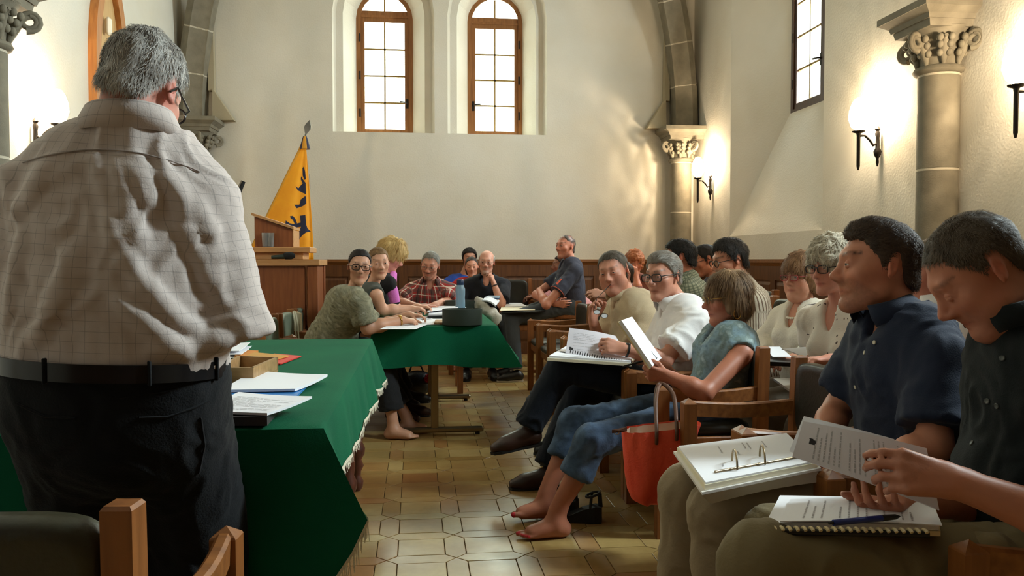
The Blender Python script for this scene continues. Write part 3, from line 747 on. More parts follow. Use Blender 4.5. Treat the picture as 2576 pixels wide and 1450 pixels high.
def head_tint(v, H, c, s, o, skin, hairc):
    q = (v - np.array(c)) @ np.array(H) / s; x, y, z = np.abs(q[:, 0]), q[:, 1], q[:, 2]
    col = np.tile(np.array(skin), (len(v), 1)); g = lambda d2: np.exp(-d2)
    def mixc(m, c2): col[:] = col * (1 - m[:, None]) + np.array(c2)[None, :] * m[:, None]
    inhead = (np.abs(q) < .2).all(1) & (z > -.2)
    red = np.array(skin) * np.array([1.02, .62, .58])
    mixc(inhead * .34 * g(((x - .045) / .022) ** 2 + ((z + .035) / .022) ** 2 + ((y - .06) / .05) ** 2), red)
    mixc(inhead * .3 * g((x / .016) ** 2 + ((z + .03) / .016) ** 2 + ((y - .11) / .03) ** 2), red)
    mixc(inhead * .6 * g(((x - .082) / .02) ** 2 + ((z + .004) / .04) ** 2 + ((y + .016) / .03) ** 2), red)
    mixc(inhead * .75 * (y > .085) * g(((x - .0075) / .0045) ** 2 + ((z + .0425) / .003) ** 2), np.array(skin) * .2)  # nostrils: darkness of the openings painted into the skin colour
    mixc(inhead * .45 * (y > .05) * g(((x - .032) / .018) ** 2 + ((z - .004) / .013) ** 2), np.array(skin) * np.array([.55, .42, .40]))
    n = vnoise(v * 55.) * .5 + vnoise(v * 140.) * .5
    col *= (1 + .07 * n)[:, None]
    if o.get('beard') is not None:
        bc, amt = o['beard']; mask = ((z < -.035 - .25 * np.maximum(0, .06 - y) * 0) & (z > -.135) & (y > -.005)) * 1.
        edge = np.clip((-.034 - z + .5 * (y - .07) * (x > .03)) / .012, 0, 1) * np.clip((y + .0) / .02, 0, 1)
        mo = np.clip(1 - np.abs((z + .049) / .011), 0, 1) * (x < .03) * (y > .06)
        lipm = g((x / .024) ** 4 + ((z + .068) / .011) ** 4)
        sk = o.get('goatee'); m = np.maximum(edge * (1 if not sk else g((x / .034) ** 4)), mo) * mask * (1 - lipm) * amt
        mixc(np.clip(m * (.8 + .4 * vnoise(v * 300.)), 0, 1), bc)
    lipc = o.get('lipc', tuple(np.array(skin) * np.array([.80, .47, .44])))
    mixc(inhead * .7 * (y > .07) * g((x / .026) ** 4 + ((z + .0685 - .10 * np.minimum(x, .03) ** 1 * 0) / (.0088 - .14 * np.minimum(x, .026))) ** 4), lipc)
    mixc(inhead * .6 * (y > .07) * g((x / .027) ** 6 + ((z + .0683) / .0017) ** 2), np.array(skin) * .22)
    bz = .030 + .004 * np.clip((x - .02) / .03, -1, 1)
    mixc(inhead * np.clip(o.get('brow', .85), 0, 1) * (y > .04) * (x > .012) * (x < .055) * g(((z - bz) / (.0052 if not o.get('fem') else .0036)) ** 2) * np.clip(.75 + .6 * vnoise(v * 260.), 0, 1), srgb(*o['browc']) if 'browc' in o else np.array(hairc) * .8)
    if o.get('scalp'): mixc(inhead * np.clip((z - .055 + .6 * np.clip(-y + .05, -.1, .08)) / .02, 0, 1) * o['scalp'], hairc)
    return col
def eyes(parent, H, c, s, base, skin, look=(0, 0), open_=1.):
    for x in (-1, 1):
        q = c + H @ Vector((x * .032, .0785, .0025)) * s; G = H @ Matrix.Rotation(R_(look[0]), 3, 'Z').inverted() @ Matrix.Rotation(R_(-look[1]), 3, 'X')
        mb = MB(); r = .0128 * s; segs = 14; fm = []
        rings = [0, 8, 14, 22, 29, 45, 70, 100]
        vs = []; fs = []
        for a in rings:
            for j in range(segs):
                b = 2 * PI * j / segs; vs.append(q + G @ Vector((math.sin(R_(a)) * math.cos(b), math.cos(R_(a)), math.sin(R_(a)) * math.sin(b))) * r)
        for i in range(len(rings) - 1):
            for j in range(segs):
                fs.append((i * segs + j, i * segs + (j + 1) % segs, (i + 1) * segs + (j + 1) % segs, (i + 1) * segs + j)); fm.append(0 if i < 2 else 1 if i < 4 else 2)
        # eyelids as thick arcs hugging the ball
        n0 = len(vs); R2 = r * 1.10
        for lo_, hi_ in ((18 * open_ - 4, 80), (-80, -14 * open_)):
            m0 = len(vs); K = 12
            for rr_ in (R2, r * 1.0):
                for i in range(5):
                    el = R_(lo_ + (hi_ - lo_) * i / 4)
                    for j in range(K):
                        aa = R_(-68 + 136 * j / (K - 1)); ee = el
                        if lo_ > -50: ee = el * (1 - .35 * abs(math.sin(aa)) ** 2 * (1 - i / 4)) 
                        vs.append(q + H @ Vector((math.sin(aa) * math.cos(ee), math.cos(aa) * math.cos(ee), math.sin(ee))) * rr_)
            for i in range(4):
                for j in range(K - 1): fs.append((m0 + i * K + j, m0 + i * K + j + 1, m0 + (i + 1) * K + j + 1, m0 + (i + 1) * K + j)); fm.append(3)
            e0 = 0 if lo_ > -50 else 4
            for j in range(K - 1): fs.append((m0 + e0 * K + j, m0 + e0 * K + j + 1, m0 + (5 + e0) * K + j + 1, m0 + (5 + e0) * K + j)); fm.append(3)
        mb.add(vs, fs); o = mb.build('eye', [M_pupil, M_iris, M_white_eye, M_skin], parent, 180, None)
        o.data.transform(Matrix.Translation(-base)); o.data.polygons.foreach_set('material_index', fm)
        set_attr(o.data, 'tint', 'FLOAT_COLOR', np.tile(np.array([*(np.array(skin) * np.array([.88, .80, .77])), 1.]), (len(vs), 1)))
def glasses(parent, H, c, s, base, m, shape='rect', thick=.0022, w=.024, hh=.017, temple=None, half=False):
    P = lambda x, y, z: c + H @ Vector((x, y, z)) * s - base
    fr = MB(); le = MB()
    for sx in (-1, 1):
        loop = []
        for i in range(20):
            a = 2 * PI * i / 20; ex = .55 if shape == 'rect' else 1.
            ca, sa = math.cos(a), math.sin(a); u = math.copysign(abs(ca) ** ex, ca) * w; v_ = math.copysign(abs(sa) ** ex, sa) * hh
            loop.append(P(sx * .033 + u, .1045 - .16 * abs(sx * .033 + u) ** 1.0 * .35, -.002 + v_))
        fr.tube(loop, thick * s, 6, closed=True)
        le.add(loop, [tuple(range(20))])
        ot = P(sx * (.033 + w), .090, .006)
        fr.tube([P(sx * (.033 + w * .96), .0955, .006), P(sx * (.072), .082, .008), P(sx * .0805, .02, .008), P(sx * .084, -.012, .010), P(sx * .083, -.03, -.012)], thick * s * .9, 6)
    fr.tube([P(-.010, .105, .004), P(0, .110, .007), P(.010, .105, .004)], thick * s, 6)
    g = fr.build('glasses', m, parent, 60); le.build('lens', M_lens, g)
    return g
HAIR_SEED = [1]
def hair(parent, H, c, s, base, st, h, wd=1.):
    """st: prims=[(kind,...)], cut planes, strands"""
    F = Field(max(.0052, h * .85)); W = lambda p: c + H @ Vector(p) * s
    for p in st['prims']:
        if p[0] == 'e': F.ell(W(p[1]), (p[2][0] * s * wd, p[2][1] * s, p[2][2] * s), H, (p[3] if len(p) > 3 else .02) * s)
        elif p[0] == 'c': F.cap(W(p[1]), W(p[2]), p[3] * s, p[4] * s, .02 * s)
        elif p[0] == 'x': F.ell(W(p[1]), tuple(r * s for r in p[2]), H, .006, '-')
        elif p[0] == 'p': F.plane(W(p[1]), H @ Vector(p[2]).normalized(), c, .25)
    v, f = F.mesh()
    if len(f) == 0: return
    me = np_mesh('hair', v, f); N = normals(me)
    Hm = np.array(H); q = (v - np.array(c)) @ Hm / s; q[:, 0] /= wd
    amp = st.get('amp', .004); fq = st.get('freq', (70, 70, 28))
    curl = st.get('curl', 0); msk = np.ones(len(v))
    if 'line' in st:
        xx, yy, zz = np.abs(q[:, 0]), q[:, 1], q[:, 2]; ph = np.degrees(np.arctan2(xx, yy + .010)); L = st['line']; rc = st.get('rec', 0); sb = st.get('side', -.018); np_ = st.get('nape', -.062)
        zh = np.interp(ph, [0, 24, 38, 50, 60, 68, 76, 82, 92, 106, 114, 126, 150, 180], [L, L - .001 + rc * .6, L - .006 + rc, .052 + rc * .3, .036, .022, sb, sb + .006, .036, .032, .0, -.035, np_, np_ - .004])
        zh = zh + .004 * vnoise(q * 90.) + .003 * vnoise(q * 220.)
        msk = np.clip((zz - zh) / st.get('soft', .012) + .5, 0, 1)
        if 'top' in st:
            zt = np.interp(ph, [0, 50, 70, 110, 150, 180], st['top']); msk = msk * np.clip((zt - zz) / .02 + .5, 0, 1)
        msk = msk * msk * (3 - 2 * msk)
    d = vnoise(q * np.array(fq) + 9) * amp + vnoise(q * 34 + 3) * amp * .8
    if curl: d += (1 - np.abs(vnoise(q * 42 + 17)) * 2) * curl
    v = v + N * (d * msk - (1 - msk) * .020)[:, None] * s
    co = np.array(srgb(*st['col'])); c2 = np.array(srgb(*st.get('col2', st['col'])))
    def tintof(qq, jit):
        t = np.clip(.5 + .5 * vnoise(qq * np.array(st.get('cfreq', (60, 60, 22))) + 40) + jit, 0, 1)[:, None]
        if 'grad' in st: gz = np.clip((qq[:, 2] - st['grad'][0]) / (st['grad'][1] - st['grad'][0]), 0, 1)[:, None]; t = np.clip(t * .4 + gz * .8, 0, 1)
        return co * (1 - t) + c2 * t
    cols = tintof(q, 0)
    ns = st.get('strands', 1500); L = st.get('len', .03); wd = st.get('width', .0011)
    Vs, Fs, Cs = [v], [], [cols]
    if ns:
        r_ = np.random.default_rng(HAIR_SEED[0]); HAIR_SEED[0] += 1
        okf = np.nonzero(msk[f].mean(1) > .45)[0]
        if 'line' not in st: cq = q[f].mean(1); okf = np.nonzero(~((cq[:, 1] > .005) & (cq[:, 2] < .015)))[0]
        if len(okf) == 0: okf = np.arange(len(f))
        pk = okf[r_.integers(0, len(okf), ns)]; bw = r_.dirichlet((1, 1, 1, 1), ns)[:, :, None]
        P0 = (v[f[pk]] * bw).sum(1); n0 = N[f[pk][:, 0]]
        ql = (P0 - np.array(c)) @ Hm / s
        # combed away from the crown, falling with gravity
        crown = np.array(st.get('crown', (0, -.03, .12))); fl = ql - crown; fl = fl / (np.linalg.norm(fl, axis=1, keepdims=True) + 1e-6)
        fl = fl + np.array(st.get('comb', (0, 0, -.6)))
        fl = fl @ Hm.T + r_.normal(0, st.get('mess', .25), (ns, 3)); fl -= n0 * (fl * n0).sum(1)[:, None]; fl /= np.linalg.norm(fl, axis=1, keepdims=True) + 1e-6
        ll = L * s * r_.uniform(.6, 1.2, ns)[:, None]; lift = st.get('lift', .25)
        sd = np.cross(fl, n0); p0 = P0 - n0 * .002
        p1 = P0 + fl * ll * .5 + n0 * ll * lift * .7; p2 = P0 + fl * ll + n0 * ll * lift * .7 + np.array([0, 0, -1]) * ll * .12
        b = len(v); w_ = wd * s
        Vs += [p0 - sd * w_, p0 + sd * w_, p1 - sd * w_ * .8, p1 + sd * w_ * .8, p2]
        i = np.arange(ns); Fs = [np.stack([b + i, b + ns + i, b + 3 * ns + i, b + 2 * ns + i], 1), np.stack([b + 2 * ns + i, b + 3 * ns + i, b + 4 * ns + i, b + 4 * ns + i], 1)]
        tc = tintof(ql, r_.normal(0, .22, ns)); Cs += [tc] * 5
    V = np.concatenate(Vs); FF = [f] + Fs[:1]
    me = bpy.data.meshes.new('hair'); quads = np.concatenate(FF).astype(np.int32); tris = Fs[1][:, :3].astype(np.int32) if ns else np.zeros((0, 3), np.int32)
    me.vertices.add(len(V)); me.vertices.foreach_set('co', np.ascontiguousarray(V - np.array(base), np.float32).ravel())
    lv = np.concatenate([quads.ravel(), tris.ravel()]); me.loops.add(len(lv)); me.loops.foreach_set('vertex_index', lv)
    ls = np.concatenate([np.arange(len(quads)) * 4, len(quads) * 4 + np.arange(len(tris)) * 3]).astype(np.int32)
    me.polygons.add(len(ls)); me.polygons.foreach_set('loop_start', ls); me.update(calc_edges=True); me.shade_smooth()
    C4 = np.concatenate([np.concatenate(Cs), np.ones((len(V), 1))], 1); set_attr(me, 'tint', 'FLOAT_COLOR', C4)
    return mk('hair', me, M_hair, parent)
# hair styles in head units
def H_short(col, col2=None, t=0., line=.076, top=.0, **k):
    d = dict(col=col, col2=col2 or col, line=line, prims=[('e', (0, -.014, .033), (.0785 + t, .0995 + t, .0885 + t)), ('e', (0, -.060, -.035), (.056 + t, .044 + t, .050))], len=.022, strands=1800, amp=.003)
    if top: d['prims'].append(('e', (0, .014, .088), (.056, .070, .028 + top)))
    d.update(k); return d
def H_bald(col, col2=None, t=0., **k):
    d = dict(col=col, col2=col2 or col, line=.10, top=[-.2, -.2, .062, .072, .078, .080], prims=[('e', (0, -.014, .033), (.0795 + t, .1005 + t, .0890 + t)), ('e', (0, -.060, -.035), (.056, .044, .05))], len=.014, strands=1400, amp=.003)
    d['line'] = .03; d.update(k); return d
def H_pull(col, col2=None, bun=(0, -.10, .0), **k):
    d = dict(col=col, col2=col2 or col, line=.080, side=.012, soft=.008, prims=[('e', (0, -.014, .034), (.0800, .1010, .0895)), ('e', (0, -.060, -.03), (.056, .046, .05)), ('e', bun, (.045, .045, .055))], len=.03, strands=1300, amp=.0015, lift=.04, mess=.1, crown=(0, .12, .06), comb=(0, -.3, 0))
    d.update(k); return d
def H_bob(col, col2=None, low=-.10, vol=.018, back=-.02, fringe=.05, fy=.135, fr=.105, **k):
    d = dict(col=col, col2=col2 or col, prims=[('e', (0, -.018, .036), (.080 + vol, .100 + vol, .090 + vol)), ('e', (0, -.05, -.03), (.074 + vol, .062 + vol, -low * .55 + .03)),
        ('e', (-.066, -.012, -.02), (.028, .040, -low * .5 + .02)), ('e', (.066, -.012, -.02), (.028, .040, -low * .5 + .02)), ('x', (0, fy, -.055), (.066, fr, fringe + .065))], len=.05, strands=2200, amp=.006, freq=(60, 60, 14), width=.0014, lift=.18)
    d.update(k); return d

def person(label, hd, face, body, pelvis, s=1., h=.006, skin=(200, 150, 126), fem=False, girth=1., shw=.172, arms=None, legs=None, shirt=None, pants=None, shoes=None, hr=None, fo=None, spec=None, look=(0, 0), neckpt=None, lipc=None, group=None, extra=None, chest=0., open_=1.):
    fo = dict(fo or {}); fo['fem'] = fem
    if fem:
        for k_, v_ in (('jaw', .84), ('wide', .97), ('nose', .75), ('lips', 1.12), ('brow', .9), ('chin', .9)): fo.setdefault(k_, v_)
        open_ = open_ * 1.25; fo.setdefault('lipc', tuple(np.array(srgb(*skin)) * np.array([.78, .38, .38])))
    arms = arms or {}; legs = legs or {}
    H = head_frame(*face); fb = azv(body); rb = Vector((fb.y, -fb.x, 0)); hd = Vector(hd); pelvis = Vector(pelvis)
    base = Vector((pelvis.x, pelvis.y, 0)); t = thing('person', label, 'person', base, group=group)
    skl = np.array(srgb(*skin)); hairc = np.array(srgb(*(hr['col'] if hr else (90, 60, 40))))
    hs = s * .98 * fo.get('hs', 1.)
    N = Vector(neckpt) if neckpt else hd + (Vector((0, 0, -.168)) - fb * .055 - (H @ Vector((0, .012, 0)))) * s
    SP = N - pelvis; sd = SP.normalized(); dep = sd.cross(rb).normalized() * -1
    if dep.dot(fb) < 0: dep = -dep
    C = pelvis + SP * .72 + dep * .012 * s; Wt = pelvis + SP * .36 - dep * (.0) * s
    g = girth * s; sh = shw * s
    SHO = {k_: N + rb * (sh if k_ == 'R' else -sh) - UP * .070 * s + fb * .01 for k_ in 'LR'}
    for k_ in 'LR':
        if k_ in arms and 'sh' in arms[k_]: SHO[k_] = Vector(arms[k_]['sh'])
    J = {}
    for k_, a in arms.items():
        W_ = Vector(a['w']); E = Vector(a['e']) if 'e' in a else ik(SHO[k_], W_, .285 * s, .25 * s, a.get('pole', (0, 0, -1)))
        J[k_] = (SHO[k_], E, W_)
    F = Field(h)
    def torso(F, off, neckr=True, low=True):
        kw = dict(flat=dep, fz=.70)
        F.cap(pelvis, Wt, .172 * g + off - (.03 if off < 0 else 0), .150 * g + off - (.012 if off < 0 else 0), .05, flat=dep, fz=.74)
        F.cap(Wt, C, .150 * g + off, .158 * (g * .4 + s * .6) + off, .05, **kw)
        F.cap(C, N - UP * .075 * s - fb * .0, .155 * (g * .3 + s * .7) + off, .085 * s + off, .06, **kw)
        if girth > 1.02: F.ell(Wt + dep * .055 * g - UP * .01, (.145 * g + off, .115 * g + off, .15 * s + off), rotm(fb), .06)
        if fem:
            for x in (-1, 1): F.ell(C + dep * (.085 + chest) * s + rb * x * .072 * s - UP * .01, (.066 * s + off, .058 * s + off, .066 * s + off), None, .05)
        for k_ in 'LR':
            F.cap(C + rb * (.07 if k_ == 'R' else -.07) * s + UP * .08 * s, SHO[k_], .085 * s + off, .052 * s + off, .05)
            F.cap(N - UP * .015 * s, SHO[k_] + UP * .012 * s, .044 * s + off, .038 * s + off, .05)
    torso(F, -.016)
    F.cap(N - UP * .03 * s - fb * .0, hd + H @ Vector((0, -.031, -.055)) * hs, (.058 if not fem else .049) * s * (girth * .4 + .6), (.047 if not fem else .040) * s, .014)
    head_prims(F, H, hd, hs, fo)
    sk = fo.get('arm', 1.)
    for k_, (S, E, W_) in J.items():
        a = arms[k_]; aw = sk * s
        F.cap(S, E, .047 * aw, .039 * aw, .03); F.cap(E, E + (W_ - E) * .35, .039 * aw, .0415 * aw, .02); F.cap(E + (W_ - E) * .35, W_, .0415 * aw, .0265 * aw, .02)
        if a.get('hand', True): hand(F, W_, a.get('f', W_ - E), a.get('n', -UP), k_, a.get('hs', s * (1 if not fem else .92)), a.get('curl', (.35, .4, .45, .5)), a.get('thumb', .4), a.get('spread', .05))
    LJ = {}
    for k_, l in legs.items():
        hip = pelvis + rb * (.092 if k_ == 'R' else -.092) * s + fb * .02; A = Vector(l['a'])
        K = Vector(l['k']) if 'k' in l else ik(hip, A, .43 * s, .41 * s, l.get('pole', (0, 0, 1)))
        LJ[k_] = (hip, K, A, Vector(l.get('toe', fb)).normalized(), Vector(l.get('up', UP)))
        if l.get('bare'):
            toe = LJ[k_][3]; up = (LJ[k_][4] - toe * LJ[k_][4].dot(toe)).normalized(); lat = toe.cross(up) * (1 if k_ == 'R' else -1)
            F.cap(K, K + (A - K) * .3 - toe * .012, .050 * s, .054 * s, .03); F.cap(K + (A - K) * .3 - toe * .012, A + UP * .03, .054 * s, .034 * s, .03)
            F.cap(A + (K - A) * .1, A, .033 * s, .034 * s, .02)
            F.cap(A, A - up * .045 - toe * .03, .034 * s, .03 * s, .02)
            F.cap(A - up * .03 + toe * .01, A - up * .052 + toe * .115, .036 * s, .022 * s, .03, flat=lat, fz=1.35)
            F.cap(A - up * .055 - toe * .03, A - up * .06 + toe * .10, .026 * s, .02 * s, .03, flat=lat, fz=1.3)
            for i, (o_, L_, r_) in enumerate(((-.026, .062, .0125), (-.008, .055, .009), (.006, .048, .0085), (.019, .040, .008), (.031, .030, .008))):
                b0 = A - up * .060 + toe * .10 + lat * o_; F.cap(b0, b0 + toe * L_ * s - up * .006 + up * (.012 if l.get('toes_up') and i == 0 else 0), r_ * 1.05, r_ * .95, .0025)
        if l.get('sock'): pass
    if extra: extra(F)
    v, f = F.mesh(); v = relax(v, f, 1, .3)
    me = np_mesh('body', v - np.array(base), f)
    tint = head_tint(v, H, hd, hs, fo, skl, fo.get('hairc', hairc) if 'hairc' not in fo else np.array(srgb(*fo['hairc'])))
    if fo.get('nails') is not None:
        for k_, l in LJ.items():
            A, toe = l[2], l[3]; lat = toe.cross(UP) * (1 if k_ == 'R' else -1)
            rel = v - np.array(A); fwd = rel @ np.array(toe); m_ = (fwd > s * np.interp(rel @ np.array(lat), [-.026, -.008, .006, .019, .031], [.158, .153, .146, .138, .128])) & (np.linalg.norm(rel, axis=1) < .2) & (rel[:, 2] > -.064)
            tint[m_] = np.array(srgb(*fo['nails']))
    set_attr(me, 'tint', 'FLOAT_COLOR', np.concatenate([tint, np.ones((len(v), 1))], 1))
    mk('body', me, M_skin, t)
    if fo.get('eyes', True): eyes(t, H, hd, hs, base, skl, look, open_)
    if hr: hair(t, H, hd, hs, base, hr, h, fo.get('wide', 1.))
    if spec: glasses(t, H, hd, hs, base, **spec)
    # ---- clothes
    def garment(name, F, m, wr, uvf=None, lab=None):
        v, f = F.mesh(); v = relax(v, f, 1, .4); me = np_mesh(name, v, f); n = normals(me)
        if wr:
            P = v; warp = np.stack([vnoise(P * 7 + 5), vnoise(P * 7 + 25), vnoise(P * 7 + 55)], 1) * .35
            a1 = vnoise(P * np.array([15, 15, 9.]) + warp * 6); a2 = vnoise(P * np.array([34, 34, 22.]) + warp * 9 + 70)
            dd = (1 - 2 * np.abs(a1)) * wr + (1 - 2 * np.abs(a2)) * wr * .38
            v = v + n * dd[:, None]
        me.vertices.foreach_set('co', np.ascontiguousarray(v - np.array(base), np.float32).ravel()); me.update()
        uv = uvf(v) if uvf else v
        set_attr(me, 'cuv', 'FLOAT_VECTOR', uv)
        return mk(name, me, m, t, label=lab)
    def cloth_uv(v):
        rel = v - np.array(pelvis); zz = rel @ np.array(sd); xx = rel @ np.array(rb); yy = rel @ np.array(dep)
        uv = np.stack([np.arctan2(xx, yy + .0) * .15, zz, np.zeros(len(v))], 1)
        best = np.full(len(v), 1e9); dT = np.maximum(np.abs(xx) - .15 * g, 0)
        for k_, (S, E, W_) in J.items():
            for (A, B) in ((S, E), (E, W_)):
                d = np.array(B - A); L = np.linalg.norm(d); d /= L; r = v - np.array(A); tt = r @ d; q = r - np.clip(tt, 0, L)[:, None] * d; dist = np.linalg.norm(q, axis=1)
                e1 = np.cross(d, np.array(UP) if abs(d[2]) < .9 else np.array(fb)); e1 /= np.linalg.norm(e1); e2 = np.cross(d, e1)
                m_ = (dist < .085 * s) & (tt > .05) & (np.abs(xx) > .12 * s) & (dist < best)
                uv[m_, 0] = np.arctan2(q[m_] @ e1, q[m_] @ e2) * .06; uv[m_, 1] = tt[m_]; best[m_] = dist[m_]
        return uv
    out = {'root': t, 'N': N, 'SHO': SHO, 'J': J, 'LJ': LJ, 'H': H, 'hd': hd, 'base': base, 'rb': rb, 'fb': fb, 'C': C, 'W': Wt, 'dep': dep, 'sd': sd}
    gh = max(h * 1.62, .0098)
    if shirt:
        F = Field(shirt.get('h', gh)); sl = shirt.get('sleeve', .6); fit = shirt.get('fit', 0.)
        torso(F, .004 + fit)
        if shirt.get('skirt'): F.cap(pelvis, pelvis - sd * shirt['skirt'], (.176 * g + fit), (.18 * g + fit), .04, flat=dep, fz=.8)
        for k_, (S, E, W_) in J.items():
            if sl <= 0: continue
            e = S + (E - S) * shirt['ext'] if 'ext' in shirt else E if sl >= 1 else S + (E - S) * sl; w0 = shirt.get('sw', .012)
            F.cap(S, e, (.050 * sk) * s + .010 + fit, (.042 * sk) * s + w0 + fit, .03, end=sl < 1)
            if sl > 1: F.cap(E, E + (W_ - E) * (sl - 1), .044 * s + w0 + fit, .032 * s + w0, .025, end=True)
        if sl <= 0:
            for k_, (S, E, W_) in J.items(): F.ell(S + (S - N) * .30 - UP * .02, (.062 * s, .085 * s, .095 * s), rotm(fb), .006, '-')
        V_ = shirt.get('vneck', 0)
        if shirt.get('collar') and not V_: F.cap(N - UP * .03 * s, N + ((hd + H @ Vector((0, -.03, -.06)) * hs) - N).normalized() * .035 * s, .074 * s, .070 * s, .02)
        if V_: F.ell(N + fb * .075 * s - UP * (V_ * .42 - .03), (.028 + V_ * .16, .085, .055 + V_ * .5), rotm(dep, sd), .006, '-'); F.cap(N + UP * .01 * s, N + UP * .10 * s + fb * .02, .058 * s, .060 * s, .006, '-')
        if shirt.get('folds'): shirt['folds'](F, out)
        if shirt.get('cut'): F.plane(shirt['cut'][0], shirt['cut'][1], shirt['cut'][0], .6)
        out['shirt'] = garment('shirt', F, shirt['m'], shirt.get('wr', .0035), cloth_uv, shirt.get('label'))
        if shirt.get('collar'):
            cm = shirt.get('cm', shirt['m']); q = MB(); K = 26; ht = shirt['collar']; op = shirt.get('open', .5); nd = ((hd + H @ Vector((0, -.02, -.06)) * hs) - N).normalized()
            rings = []
            for (rad, zz) in ((.072, -.052), (.065, -.01), (.063, ht * .75), (.064, ht), (.069, ht * .98), (.080, ht * .45), (.088, .0 - ht * .15)):
                ring = []
                for i in range(K):
                    a = -PI + (.5 * op) + (2 * PI - op) * i / (K - 1); ca, sa = math.cos(a), math.sin(a)   # a=0 at the back
                    fr = (1 - ca) / 2; drop = -.036 * fr ** 1.3 - (.022 * max(0, fr - .8) * 5 if zz < ht * .5 and rad > .07 else 0)
                    rr_ = rad * (1 + .10 * fr)
                    ring.append(N + (-fb * ca * rr_ + rb * sa * rr_ * 1.02 + fb * .016) * s * (girth * .35 + .65) + nd * (zz + .036) * s + UP * drop * s)
                rings.append(ring)
            q.loft(rings, closed=False); o = q.build('collar', cm, t, 180); o.data.transform(Matrix.Translation(-base))
            set_attr(o.data, 'cuv', 'FLOAT_VECTOR', np.array([[i % K * .016, i // K * .02, 0] for i in range(7 * K)]))
            sm = o.modifiers.new('thick', 'SOLIDIFY'); sm.thickness = .003
    if pants:
        F = Field(gh); pf = pants.get('fit', 0.)
        F.cap(pelvis - sd * .02, pelvis + SP * .10, pants.get('hip', .172 * g) + pf, .160 * g + pf, .05, flat=dep, fz=pants.get('fz', .78))
        frac = pants.get('to', .93)
        if pants.get('cut'): F.plane(pants['cut'][0], pants['cut'][1], pants['cut'][0], .3)
        for k_, (hip, K, A, toe, up) in LJ.items():
            F.cap(hip, K, pants.get('thigh', .088 * g) + pf, pants.get('knee', .064 * s) + pf, .045)
            e = K + (A - K) * frac; calf = K + (A - K) * .3 - toe * .0
            w1 = pants.get('hemw', .062) * s
            F.cap(K, e, pants.get('knee', .064 * s) + pf, w1, .03, end=True)
            if pants.get('cuff'): F.cap(K + (A - K) * (frac - pants['cuff']), e, w1 + .006, w1 + .007, .004, end=True)
        out['pants'] = garment('trousers', F, pants['m'], pants.get('wr', .004), None, pants.get('label'))
    if shoes:
        for k_, (hip, K, A, toe, up) in LJ.items():
            if legs[k_].get('bare'): continue
            up = (up - toe * up.dot(toe)).normalized(); lat = toe.cross(up); F = Field(min(h, .006)); o0 = A - up * .035
            F.cap(o0 - toe * .035, o0 - toe * .02 + up * .02, .036 * s, .036 * s, .02)
            F.cap(o0 - toe * .03, o0 + toe * .11 - up * .012, .040 * s, .036 * s, .03, flat=lat, fz=1.12); F.cap(o0 + toe * .10 - up * .014, o0 + toe * .165 - up * .022, .038 * s, .026 * s, .03, flat=lat, fz=1.15)
            F.cap(o0 + up * .02, o0 + toe * .05 + up * .0, .034 * s, .036 * s, .03)
            F.plane(o0 - up * .043, -up, o0, .4)
            if shoes.get('low'): F.cap(o0 + up * .03 - toe * .01, o0 + up * .09, .030, .04, .004, '-')
            v, f = F.mesh(); me = np_mesh('shoe', v - np.array(base), f); so = mk('shoe', me, shoes['m'], t)
            q = MB(); outl = [(x, y) for x, y in ((-.034, -.06), (-.038, -.02), (-.034, .04), (-.044, .1), (-.044, .14), (-.03, .178), (0, .192), (.03, .178), (.044, .14), (.044, .1), (.034, .04), (.038, -.02), (.034, -.06), (0, -.074))]
            Mx = Matrix((lat, toe, up)).transposed().to_4x4(); Mx.translation = o0 - up * .050 - base
            q.prism([(x * s * .94, y * s * .96) for x, y in outl], Mx, .014); q.build('sole', shoes.get('sole', mat('dark_rubber', (26, 24, 22), .7)), so)
    return out
